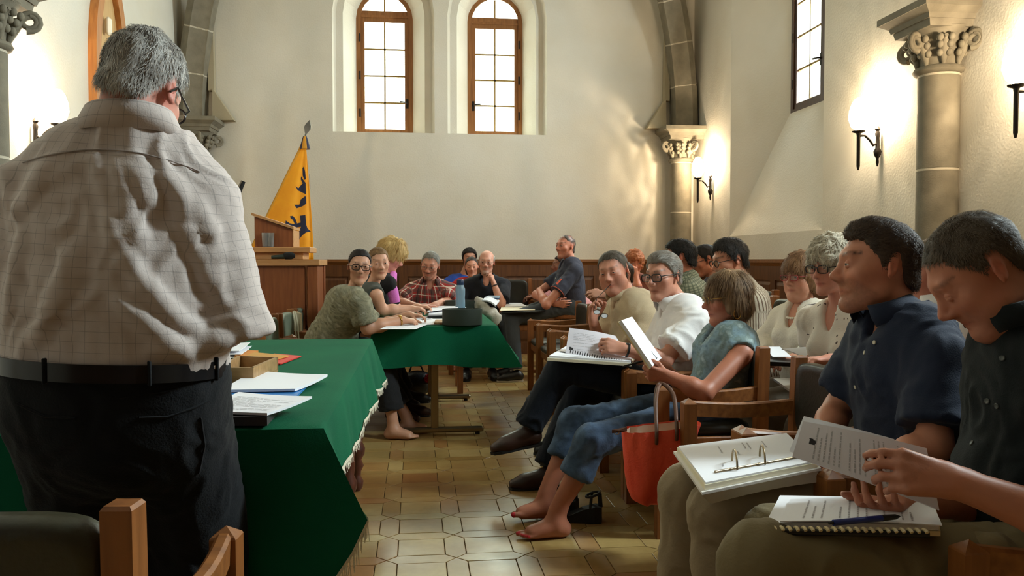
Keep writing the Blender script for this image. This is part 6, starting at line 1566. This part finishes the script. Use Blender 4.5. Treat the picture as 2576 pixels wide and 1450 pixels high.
p12 = person('grey-haired man with black glasses and white shirt, legs crossed, reading in the front row', V(1668, 695, 4.25), (-128, 4, 2), -92, (1.42, 4.24, .50), s=1.05, h=.006, girth=1.04, skin=(202, 142, 118), neckpt=V(1720, 772, 4.24),
    arms={'L': dict(e=V(1672, 905, 3.98), w=V(1572, 880, 4.00), f=(-1, .05, .25), n=(0, .9, -.5), curl=(.5, .55, .55, .5), thumb=.6), 'R': dict(w=V(1560, 884, 4.3), pole=(0, .4, -1), f=(-1, -.1, .1), n=(0, -.3, 1))},
    legs={'L': dict(k=V(1412, 925, 4.10), a=V(1322, 1084, 4.12), toe=(-1, -.08, -.16), up=(-.2, 0, 1)), 'R': dict(k=V(1452, 985, 4.34), a=V(1372, 1188, 4.22), toe=(-1, -.05, 0))},
    shirt=dict(m=C_white, sleeve=.74, sw=.040, fit=.008, collar=.060, open=1.1, vneck=.05, wr=.006), pants=dict(m=C_navytr, fit=.004, hemw=.07), shoes=dict(m=S_brown), fo=dict(jaw=1.05, browc=(110, 96, 86), nose=1.15),
    hr=H_short((116, 104, 92), (156, 150, 142), t=.006, line=0.07200000000000001, top=.008, strands=3800, len=.028, width=.0009, crown=(0, .16, .05), mess=.2, lift=.14, rec=.006, comb=(0, -.4, 0)), spec=dict(m=M_gl, shape='rect', w=.027, hh=.019, thick=.0028), look=(-6, 0))
watch(p12, 'L', M_black)
C_top = cloth('blue_tie_dye_top', (122, 148, 160), pattern=p_blotch([(74, 98, 116), (132, 156, 166), (112, 130, 128), (168, 184, 186)], 18, 5))
p13 = person('barefoot woman with brown bob, blue sleeveless top and rolled jeans', V(1829, 750, 3.66), (-86, 6, 0), -88, (1.33, 3.66, .50), s=.99, h=.0058, fem=True, shw=.160, girth=1.0, skin=(178, 112, 86), neckpt=V(1858, 850, 3.64), chest=-.005,
    arms={'L': dict(sh=V(1866, 892, 3.48), e=V(1772, 988, 3.36), w=V(1680, 948, 3.42), f=(-1, .12, .18), n=(.1, .9, .3), curl=(.5, .6, .65, .7), thumb=.55), 'R': dict(w=V(1668, 925, 3.80), pole=(.2, .5, -1), f=(-1, -.1, .1), n=(0, -.8, .5), curl=(.5, .6, .65, .7))},
    legs={'L': dict(k=V(1488, 1110, 3.44), a=at(1400, 1302, Z=.085), toe=(-1, -.14, 0), bare=True), 'R': dict(k=V(1444, 1064, 3.78), a=at(1372, 1258, Z=.088), toe=(-1, -.22, .06), bare=True, toes_up=True)},
    shirt=dict(m=C_top, sleeve=0, vneck=.09, wr=.005), pants=dict(m=C_jeans, to=.46, hemw=.066, cuff=.10, wr=.0045, fit=.001, knee=.066), fo=dict(arm=.98, nose=1.1, nails=(206, 44, 60), jaw=1.0),
    hr=H_bob((82, 58, 40), (152, 120, 86), low=-.085, vol=.010, fringe=.025, fy=.118, fr=.122, strands=5200, len=.055, amp=.006, width=.0011, cfreq=(50, 50, 30), mess=.22, lift=.12), spec=dict(m=M_ggold, shape='round', w=.024, hh=.017, thick=.0014))
q = MB(); ec = p13['hd'] + p13['H'] @ Vector((-.084, -.014, -.068)); q.tube([ec + X_ * math.cos(t) * .016 + UP * math.sin(t) * .024 for t in np.linspace(0, 2 * PI, 17)[:-1]], .0022, 6, closed=True); rel(q, p13, 'hoop_earring', M_ggold)
C_navy = cloth('navy_short_sleeved_shirt', (30, 38, 58), bump=(300, .15))
p20 = person('young man with thin moustache in a navy shirt, ring binder on his lap', V(2205, 672, 2.24), (-78, -2, 2), -88, (1.43, 2.24, .50), s=1.09, h=.0061, girth=.98, skin=(196, 132, 104), neckpt=V(2280, 800, 2.22),
    arms={'L': dict(sh=V(2358, 906, 2.06), e=V(2350, 1120, 1.98), w=V(2190, 1185, 2.02), f=(-1, .1, .0), n=(0, .4, -1)), 'R': dict(sh=V(2200, 850, 2.40), e=V(2108, 1030, 2.46), w=V(2060, 1110, 2.36), f=(-1, -.1, -.2), n=-UP)},
    legs={'L': dict(k=V(1808, 1290, 2.04), a=Vector((.80, 2.02, .085)), toe=(-1, -.1, 0)), 'R': dict(k=V(1732, 1240, 2.24), a=Vector((.76, 2.26, .085)), toe=(-1, 0, 0))},
    shirt=dict(m=C_navy, sleeve=.80, sw=.040, fit=.006, collar=.046, open=1.3, vneck=.035, wr=.005), pants=dict(m=C_khaki, wr=.004, fit=.006, hemw=.075), shoes=dict(m=S_brown), fo=dict(jaw=1.0, nose=.95, chin=1.0, beard=(srgb(96, 66, 52), .42), browc=(50, 34, 26), brow=.9),
    hr=H_short((54, 41, 33), (82, 64, 50), t=.003, top=.016, line=0.07, strands=9000, len=.016, width=.0007, crown=(0, .12, .06), comb=(0, 0, .1), mess=.45, lift=.3, cfreq=(60, 60, 40)), look=(-5, 3))
buttons(p20, [(2175, 888), (2200, 862), (2152, 975), (2122, 1060)], r=.0062)
C_blk = cloth('black_green_shirt', (20, 26, 28), bump=(300, .15))
p22 = person('man with cropped brown hair in a black shirt bent over papers at the right edge', V(2458, 684, 1.72), (-74, 41, 0), -84, (1.46, 1.70, .50), s=1.07, h=.0061, girth=1.08, skin=(190, 126, 100), neckpt=V(2610, 805, 1.70),
    arms={'L': dict(sh=V(2755, 965, 1.52), e=V(2780, 1355, 1.36), w=V(2398, 1212, 1.45), f=(-1, .16, .20), n=(.08, .9, -.45), curl=(.34, .44, .5, .52), thumb=.8, hs=1.12, spread=.0), 'R': dict(sh=V(2545, 930, 1.86), e=V(2500, 1250, 1.80), w=V(2258, 1272, 1.62), f=(-.72, -.58, .12), n=(-.1, .25, 1), curl=(.46, .46, .46, .48), thumb=.1, hs=1.0, spread=.12)},
    legs={'L': dict(k=V(1915, 1418, 1.54), a=Vector((.64, 1.52, .085)), toe=(-1, -.1, 0)), 'R': dict(k=V(1952, 1362, 1.82), a=Vector((.70, 1.84, .085)), toe=(-1, 0, 0))},
    shirt=dict(m=C_blk, sleeve=.82, fit=.006, sw=.03, collar=.046, open=1.3, vneck=.03, wr=.006), pants=dict(m=C_olivek, wr=.0045, fit=.008, hemw=.075), shoes=dict(m=S_brown), fo=dict(fat=.35, jaw=1.05, browc=(90, 62, 48), brow=.6, beard=(srgb(140, 92, 74), .3), scalp=.3),
    hr=H_short((76, 64, 54), (98, 84, 70), t=.0, line=0.07400000000000001, strands=11000, len=.011, width=.0006, lift=.4, mess=.4), look=(0, -25), open_=.2)
buttons(p22, [(2522, 902), (2508, 1022), (2445, 1115), (2484, 1010)], mat('dark_button', (70, 74, 72), .4), r=.0065)

# ---------------- second row and the wall side
p14 = person('woman with curly red hair, hand at her mouth, by the far right corner', V(1597, 662, 8.05), (186, 4, 0), -140, (2.38, 8.08, .5), s=.96, h=.0085, fem=True, skin=(206, 130, 100), neckpt=V(1606, 700, 8.1),
    arms={'R': dict(e=V(1606, 735, 7.8), w=V(1600, 694, 7.85), f=(-.3, 0, 1), n=(0, 1, 0), curl=(.7, .75, .8, .8))}, shirt=dict(m=cloth('rust_top', (120, 70, 56)), sleeve=1.3), hr=H_bob((150, 86, 54), (186, 116, 74), low=-.05, vol=.022, fringe=.035, curl=.008, strands=1300, len=.03, mess=.8))
p14b = person('person in black behind the man in beige, only hands and a black sleeve showing', V(1563, 694, 6.30), (-110, 0, 0), -90, (2.0, 6.02, .5), s=.98, h=.0085, skin=(214, 158, 136), neckpt=V(1585, 744, 6.2),
    arms={'L': dict(e=V(1552, 752, 5.98), w=V(1522, 742, 6.02), f=(-1, .1, .12), n=(0, .8, -.6), curl=(.3, .3, .35, .4)), 'R': dict(e=V(1530, 765, 6.35), w=V(1528, 752, 6.1), f=(-1, 0, .05), n=(0, -.6, .8), curl=(.3, .3, .35, .4))}, shirt=dict(m=cloth('black_knit', (24, 22, 24)), sleeve=.8), hr=H_short((60, 46, 36), strands=300))
C_gchk = cloth('green_checked_shirt', (142, 146, 122), pattern=p_grid((150, 152, 130), (84, 92, 76), .016, .006, .7))
p15 = person('dark-haired man in a green checked shirt turned away, second row behind the grey-haired man', V(1710, 650, 5.62), (-66, 4, 0), -82, (2.04, 5.62, .5), s=1.04, h=.0085, skin=(186, 118, 92),
    arms={'L': dict(w=V(1700, 820, 5.3), pole=(.3, -.3, -1), hand=False)}, shirt=dict(m=C_gchk, sleeve=.8, collar=.036, fit=.004), hr=H_short((34, 30, 28), (22, 20, 20), t=.008, top=.012, strands=2000, len=.022, mess=.6, lift=.4))
p16 = person('young man with black hair and glasses looking down beside the right wall', V(1773, 655, 6.45), (-84, 18, 0), -84, (2.58, 6.45, .5), s=1.0, h=.0085, skin=(190, 122, 92), neckpt=V(1798, 702, 6.45),
    arms={'L': dict(w=V(1750, 790, 6.2), pole=-UP, hand=False)}, shirt=dict(m=cloth('navy_tshirt', (34, 40, 58)), sleeve=.8), hr=H_short((26, 22, 22), (40, 34, 32), t=.006, top=.010, strands=1400, len=.018), spec=dict(m=M_gl, w=.025, hh=.018, thick=.0024))
C_str = cloth('brown_striped_shirt', (196, 184, 164), pattern=p_stripe((202, 192, 174), (112, 92, 76), .014, .005))
p17 = person('bearded man with black hair and dark glasses in a brown striped shirt, second row', V(1835, 655, 4.92), (-96, 12, 0), -86, (2.12, 4.92, .5), s=1.06, h=.0068, skin=(196, 134, 106), neckpt=V(1878, 735, 4.92),
    arms={'L': dict(e=V(1900, 850, 4.7), w=V(1820, 880, 4.62), f=(-1, 0, 0), n=-UP, hand=False)}, shirt=dict(m=C_str, sleeve=1.3, collar=.040, fit=.006), fo=dict(beard=(srgb(50, 38, 32), .75), browc=(24, 18, 16), brow=1.),
    hr=H_short((28, 24, 22), (48, 42, 38), t=.008, top=.018, line=0.07400000000000001, strands=3000, len=.024, mess=.5, lift=.3), spec=dict(m=M_gl, shape='round', w=.024, hh=.020, thick=.0024))
C_card = cloth('white_cardigan', (222, 214, 196), bump=(120, .3))
lapP = lambda x, y: {'L': dict(a=Vector((x - .58, y - .1, .085)), toe=(-1, -.1, 0)), 'R': dict(a=Vector((x - .58, y + .1, .085)), toe=(-1, .1, 0))}
p18 = person('woman with auburn hair, red-armed glasses and pearl necklace in a white cardigan', V(2014, 697, 4.15), (-118, 2, 0), -104, (2.12, 4.15, .48), s=.97, h=.0068, fem=True, girth=1.06, skin=(194, 136, 110), neckpt=V(2026, 775, 4.17),
    arms={'L': dict(e=V(2062, 890, 3.98), w=V(1985, 905, 3.95), f=(-1, .1, 0), n=-UP, hand=True), 'R': dict(e=V(1925, 860, 4.4), w=V(1935, 905, 4.2), f=(-.3, -1, 0), n=-UP)}, legs=lapP(2.12, 4.15),
    shirt=dict(m=C_card, sleeve=1.7, sw=.018, vneck=.10, fit=.006), pants=dict(m=cloth('grey_brown_trousers', (112, 100, 84))), shoes=dict(m=S_black), fo=dict(fat=.3), hr=H_bob((104, 70, 46), (150, 112, 78), low=-.06, vol=.022, fringe=.035, strands=2400, len=.04, mess=.5), spec=dict(m=M_glr, w=.024, hh=.015, thick=.002))
q = MB(); N_ = p18['N']
for i in range(26):
    a_ = -1.9 + 3.8 * i / 25; d_ = p18['fb'] * math.cos(a_) * .098 + p18['rb'] * math.sin(a_) * .082; q.sphere(N_ + d_ + UP * (.020 - .055 * (1 + math.cos(a_)) / 2 * 1.3), .0065, 8, 6)
rel(q, p18, 'pearl_necklace', mat('pearl', (236, 226, 206), .25))
q = MB(); C0 = p18['C']; q.hull([C0 + p18['dep'] * .14 + p18['rb'] * x + UP * z for x, z in ((-.035, .16), (.03, .16), (.012, -.16), (-.03, -.18))] + [C0 + p18['dep'] * .152 + p18['rb'] * x + UP * z for x, z in ((-.02, .1), (.01, .1), (0, -.12))]); 
C_spot = cloth('white_spotted_blouse', (226, 216, 200), pattern=p_spots((230, 220, 206), (96, 84, 78), 30, .14))
p19 = person('woman with grey curly hair and dark glasses in a white spotted blouse', V(2090, 672, 3.50), (-116, 5, 0), -106, (2.08, 3.50, .48), s=.99, h=.0068, fem=True, girth=1.12, skin=(206, 142, 120), neckpt=V(2118, 775, 3.52), chest=.01,
    arms={'L': dict(e=V(2190, 930, 3.3), w=V(2090, 905, 3.3), f=(-1, .1, 0), n=-UP), 'R': dict(e=V(2050, 870, 3.8), w=V(2040, 905, 3.6), f=(-.6, -.8, 0), n=-UP)}, legs=lapP(2.08, 3.5),
    shirt=dict(m=C_spot, sleeve=.9, sw=.03, vneck=.09, fit=.006), pants=dict(m=cloth('grey_brown_trousers', (112, 100, 84))), shoes=dict(m=S_black), hr=H_bob((150, 138, 118), (206, 194, 172), low=-.05, vol=.026, fringe=.035, curl=.010, strands=3000, len=.032, mess=.9), spec=dict(m=M_gl, w=.026, hh=.017, thick=.0026))
p21 = person('man in white mostly hidden between the moustached young man and the right-edge man', V(2356, 680, 2.86), (-74, 4, 0), -84, (2.10, 2.84, .50), s=1.05, h=.0085, skin=(196, 128, 106), neckpt=V(2372, 776, 2.85),
    arms={'L': dict(e=V(2430, 960, 2.68), w=V(2452, 1000, 2.42), f=(-1, 0, .3), n=-UP, hand=True)}, shirt=dict(m=C_white, sleeve=.8, sw=.03, fit=.006, collar=.044), hr=H_short((120, 100, 80), (90, 74, 60), strands=1200))
p23 = person('seated person in a dark sparkling top cut off by the left edge', V(-40, 745, 3.3), (60, 10, 0), 40, (-1.66, 3.2, .5), s=.96, h=.0085, fem=True, skin=(190, 128, 108),
    arms={'R': dict(e=V(-10, 872, 3.0), w=V(30, 880, 3.2), f=(.8, .6, 0), n=-UP)}, shirt=dict(m=cloth('sparkling_black', (40, 38, 40), pattern=p_spots((30, 28, 30), (150, 146, 140), 120, .2)), sleeve=.8), hr=H_bob((70, 54, 40), strands=300))

# ---------------- papers held by people
sheet('notebook', 'spiral-bound white report lying open on the crossed knee of the man in white', 'notebook', [V(1376, 908, 3.98), V(1588, 922, 3.95), V(1600, 898, 4.28), V(1425, 880, 4.28)], .014, M_cream, layers=[(M_paper, .01, .97)])
tt, P, n_, bs = sheet('page', 'raised grey-shaded page of the report held by the man in white shirt', 'paper', [V(1422, 890, 4.06), V(1592, 912, 4.03), V(1548, 846, 4.14), V(1432, 826, 4.12)], .003, M_paper2, bow=.012, text=12, seed=8, emblem=(.05, .14, .05, .10))
spiral(tt, bs, V(1432, 884, 4.0), V(1590, 915, 3.97), .008, M_black, 26)
tt, P, n_, bs = sheet('booklet', 'open booklet held up by the barefoot woman', 'booklet', [V(1552, 812, 3.44), V(1632, 930, 3.40), V(1656, 908, 3.66), V(1580, 802, 3.70)], .006, M_card, layers=[(M_paper, .014, .98)])
spiral(tt, bs, V(1588, 838, 3.58), V(1650, 906, 3.55), .010, M_black, 22)
pen('dark pen in the hand of the woman with the booklet', V(1570, 922, 3.5), V(1632, 905, 3.5), M_black)
# the ring binder on the young man's knees
zb = .645; Bq = lambda px, py, z=zb: at(px, py, Z=z)
tt, P, n_, bs = sheet('ring_binder', 'open white ring binder with printed page on the knees of the young man', 'binder', [Bq(1766, 1246), Bq(2066, 1184), Bq(1985, 1106), Bq(1694, 1142)], .006, M_binder, layers=[(M_cream, .012, .95), (M_paper, .004, .93)])
q = MB()
for u0, s0, l0 in ((.30, .72, .2), (.42, .55, .1), (.52, .75, .18), (.56, .72, .2), (.7, .7, .22), (.22, .3, .06)):
    for k in range(1):
        a_, b_ = P(u0, s0 - l0 / 2, .0055), P(u0 + .01, s0 + l0 / 2, .0055); w_ = (P(1, 0, 0) - P(0, 0, 0)).normalized() * .0022; q.add([a_ - w_ - bs, a_ + w_ - bs, b_ + w_ - bs, b_ - w_ - bs], [(0, 1, 2, 3)])
q.build('printed_lines', M_ink, tt)
for u in (.30, .55):
    q = MB(); a_, b_ = P(u, .12, .006) - bs, P(u + .02, .36, .006) - bs; q.tube([a_ + (b_ - a_) * (.5 - .5 * math.cos(x)) + UP * .038 * math.sin(x) for x in np.linspace(0, PI, 12)], .0026, 8); q.build('binder_ring', M_steel, tt, 60)
q = MB(); a_, b_ = P(.12, .16, .006) - bs, P(.92, .16, .006) - bs; q.tube([a_, b_], .004, 8); q.build('ring_bar', M_steel, tt, 60)
# front edge cover flap
q, P2, n2 = leaf([Bq(1766, 1248, zb - .004), Bq(2070, 1186, zb - .004), Bq(2074, 1212, zb - .03), Bq(1790, 1268, zb - .045)], .004, .006); o = q.build('cover_flap', M_binder, tt, 40); o.data.transform(Matrix.Translation(-bs))
# the near man's papers
tt, P, n_, bs = sheet('page', 'printed page with a small emblem held up by the man in the black shirt', 'paper', [V(1993, 1150, 1.64), V(2362, 1285, 1.50), V(2330, 1130, 1.52), V(2020, 1062, 1.68)], .003, M_paper2, bow=.006, text=20, seed=5, side=-1 if 0 else 1, emblem=(.09, .44, .045, .12), tdir=1)
sheet('page', 'white sheet folded over behind the held printed page', 'paper', [V(1985, 1136, 1.70), V(2100, 1180, 1.66), V(2250, 1106, 1.58), V(2022, 1048, 1.71)], .003, M_paper, bow=.01)
Nq = lambda px, py, z=.645: at(px, py, Z=z)
tt, P, n_, bs = sheet('notebook', 'spiral notebook with printed sheets on the lap of the man in the black shirt', 'notebook', [Nq(1922, 1344), Nq(2366, 1350), Nq(2352, 1278), Nq(1958, 1272)], .010, M_card, layers=[(M_paper, .012, .98)])
q = MB(); a_, b_ = Nq(1938, 1338, .657) - bs, Nq(2336, 1345, .657) - bs; q.tube([a_, b_], .0065, 10); q.build('comb_spine', M_black, tt, 60)
q = MB()
for i in range(21):
    c_ = a_ + (b_ - a_) * ((i + .5) / 21); q.tube([c_ + Vector((0, .0095 * math.cos(x), .0085 * math.sin(x))) for x in np.linspace(-.6, PI * .8, 7)], .0035, 6)
q.build('comb_teeth', M_card, tt, 60, kind='stuff')
sheet('sheet', 'loose printed sheet on top of the spiral notebook under the blue pen', 'paper', [Nq(1962, 1314, .671), Nq(2370, 1324, .671), Nq(2345, 1266, .673), Nq(1988, 1258, .673)], .002, M_paper, text=13, seed=12, bow=.004, tdir=1)
pen('blue pen lying on the printed sheets on the nearest lap', Nq(2096, 1316, .685), Nq(2264, 1300, .685), mat('blue_pen', (20, 40, 120), .3), .0058)
# second row laps
sheet('folder', 'black folder on the lap of the woman with pearls', 'folder', [V(1922, 920, 3.85), V(2030, 925, 3.8), V(2035, 905, 4.0), V(1925, 900, 4.05)], .02, M_black)
sheet('sheet', 'narrow white sheet on the black folder of the woman with pearls', 'paper', [V(1944, 900, 3.9), V(1992, 900, 3.88), V(1962, 874, 4.05), V(1925, 874, 4.08)], .003, M_paper)
sheet('sheet', 'grey-backed white page held by the woman in the spotted blouse', 'paper', [V(1966, 880, 3.7), V(2040, 915, 3.55), V(2088, 882, 3.6), V(2015, 876, 3.75)], .004, M_paper, bow=.01)
sheet('tablet', 'flat pale tablet on the knee of the woman in the spotted blouse', 'tablet', [V(1985, 986, 3.3), V(2032, 980, 3.3), V(2030, 957, 3.5), V(1946, 958, 3.5)], .01, mat('pale_tablet', (150, 142, 130), .35))
sheet('page', 'printed page held by the hidden man in white behind the right-edge man', 'paper', [V(2412, 1002, 2.35), V(2450, 1004, 2.3), V(2505, 868, 2.35), V(2448, 905, 2.45)], .003, M_cream, text=12, seed=4)
# far end
sheet('folder', 'black folder on the lap of the man with folded arms', 'folder', [V(1262, 790, 7.9), V(1372, 786, 7.85), V(1372, 776, 8.3), V(1268, 775, 8.35)], .012, M_black)
sheet('sheet', 'open notebook pages on the black folder of the man with folded arms', 'paper', [V(1258, 783, 7.92), V(1346, 781, 7.92), V(1342, 771, 8.25), V(1262, 772, 8.3)], .006, M_cream)
sheet('sheet', 'white sheet beyond the open notebook on the folded-arms man\'s lap', 'paper', [V(1270, 772, 8.2), V(1326, 771, 8.2), V(1310, 763, 8.4), V(1276, 763, 8.4)], .003, M_paper)
bs = V(1230, 790, 6.96); t = thing('canvas_bag', 'crumpled olive and white cloth bag with papers right of the water bottle', 'bag', bs); F = Field(.008)
F.cap(V(1212, 768, 6.96), V(1240, 806, 6.96), .05, .055, .04); F.cap(V(1200, 755, 6.96), V(1212, 775, 6.96), .025, .05, .03); F.cap(V(1240, 790, 6.93), V(1255, 800, 6.96), .045, .03, .03)
v, f = F.mesh(); v = v + (vnoise(v * 26) * .012)[:, None] * np.array([.6, 1, .6]); mk('bag_body', np_mesh('bag_body', v - np.array(bs), f), mat('olive_canvas', (150, 142, 120), .85, noise=(7, (214, 208, 198)), bump=(40, .5)), t)
sheet('paper_stack', 'white papers sticking out of the crumpled cloth bag', 'paper', [V(1212, 758, 6.92), V(1246, 772, 6.90), V(1256, 760, 7.02), V(1220, 750, 7.04)], .012, M_paper, bow=.015)
sheet('notebook', 'dark blue notebook lying on the papers at the cloth bag', 'notebook', [V(1220, 750, 7.0), V(1256, 753, 7.0), V(1258, 746, 7.2), V(1228, 746, 7.2)], .008, mat('teal_cover', (24, 62, 100), .5))
# spectacles in the beige man's hand
gc = V(1500, 772, 4.78); t = thing('reading_glasses', 'metal reading glasses held in the hand of the man in beige', 'glasses', gc); q = MB()
for dx in (0, .045): q.tube([Vector((dx + math.cos(a) * .020, -.02, -.03 - dx * .5 + math.sin(a) * .014)) for a in np.linspace(0, 2 * PI, 15)[:-1]], .0018, 6, closed=True)
q.build('frame', M_glm, t, 60); q = MB(); q.tube([(-.02, -.02, -.025), (.0, -.015, .05), V(1536, 716, 4.73) - gc], .0018, 6); q.build('temple', M_black, t, 60)
for dx in (0, .045): q = MB(); q.add([Vector((dx + math.cos(a) * .019, -.02, -.03 - dx * .5 + math.sin(a) * .013)) for a in np.linspace(0, 2 * PI, 15)[:-1]], [tuple(range(14))]); q.build('lens', mat('bright_lens', (225, 230, 235), .08, spec=.9), t)  # opaque pale colour puts the lens reflection into the material
# jacket over the arm of the corner chair
cjk = V(2440, 1385, 1.55); t = thing('jacket', 'khaki jacket bunched over the arm of the corner chair', 'jacket', cjk); F = Field(.007)
F.cap(V(2380, 1372, 1.60), V(2500, 1390, 1.52), .030, .038, .03); F.cap(V(2340, 1362, 1.62), V(2400, 1362, 1.64), .020, .03, .03); F.cap(V(2470, 1362, 1.64), V(2540, 1420, 1.50), .03, .03, .03)
v, f = F.mesh(); n_ = vnoise(v * 34) * .008; v = v + n_[:, None]; mk('cloth', np_mesh('cloth', v - np.array(cjk), f), C_olivek, t)
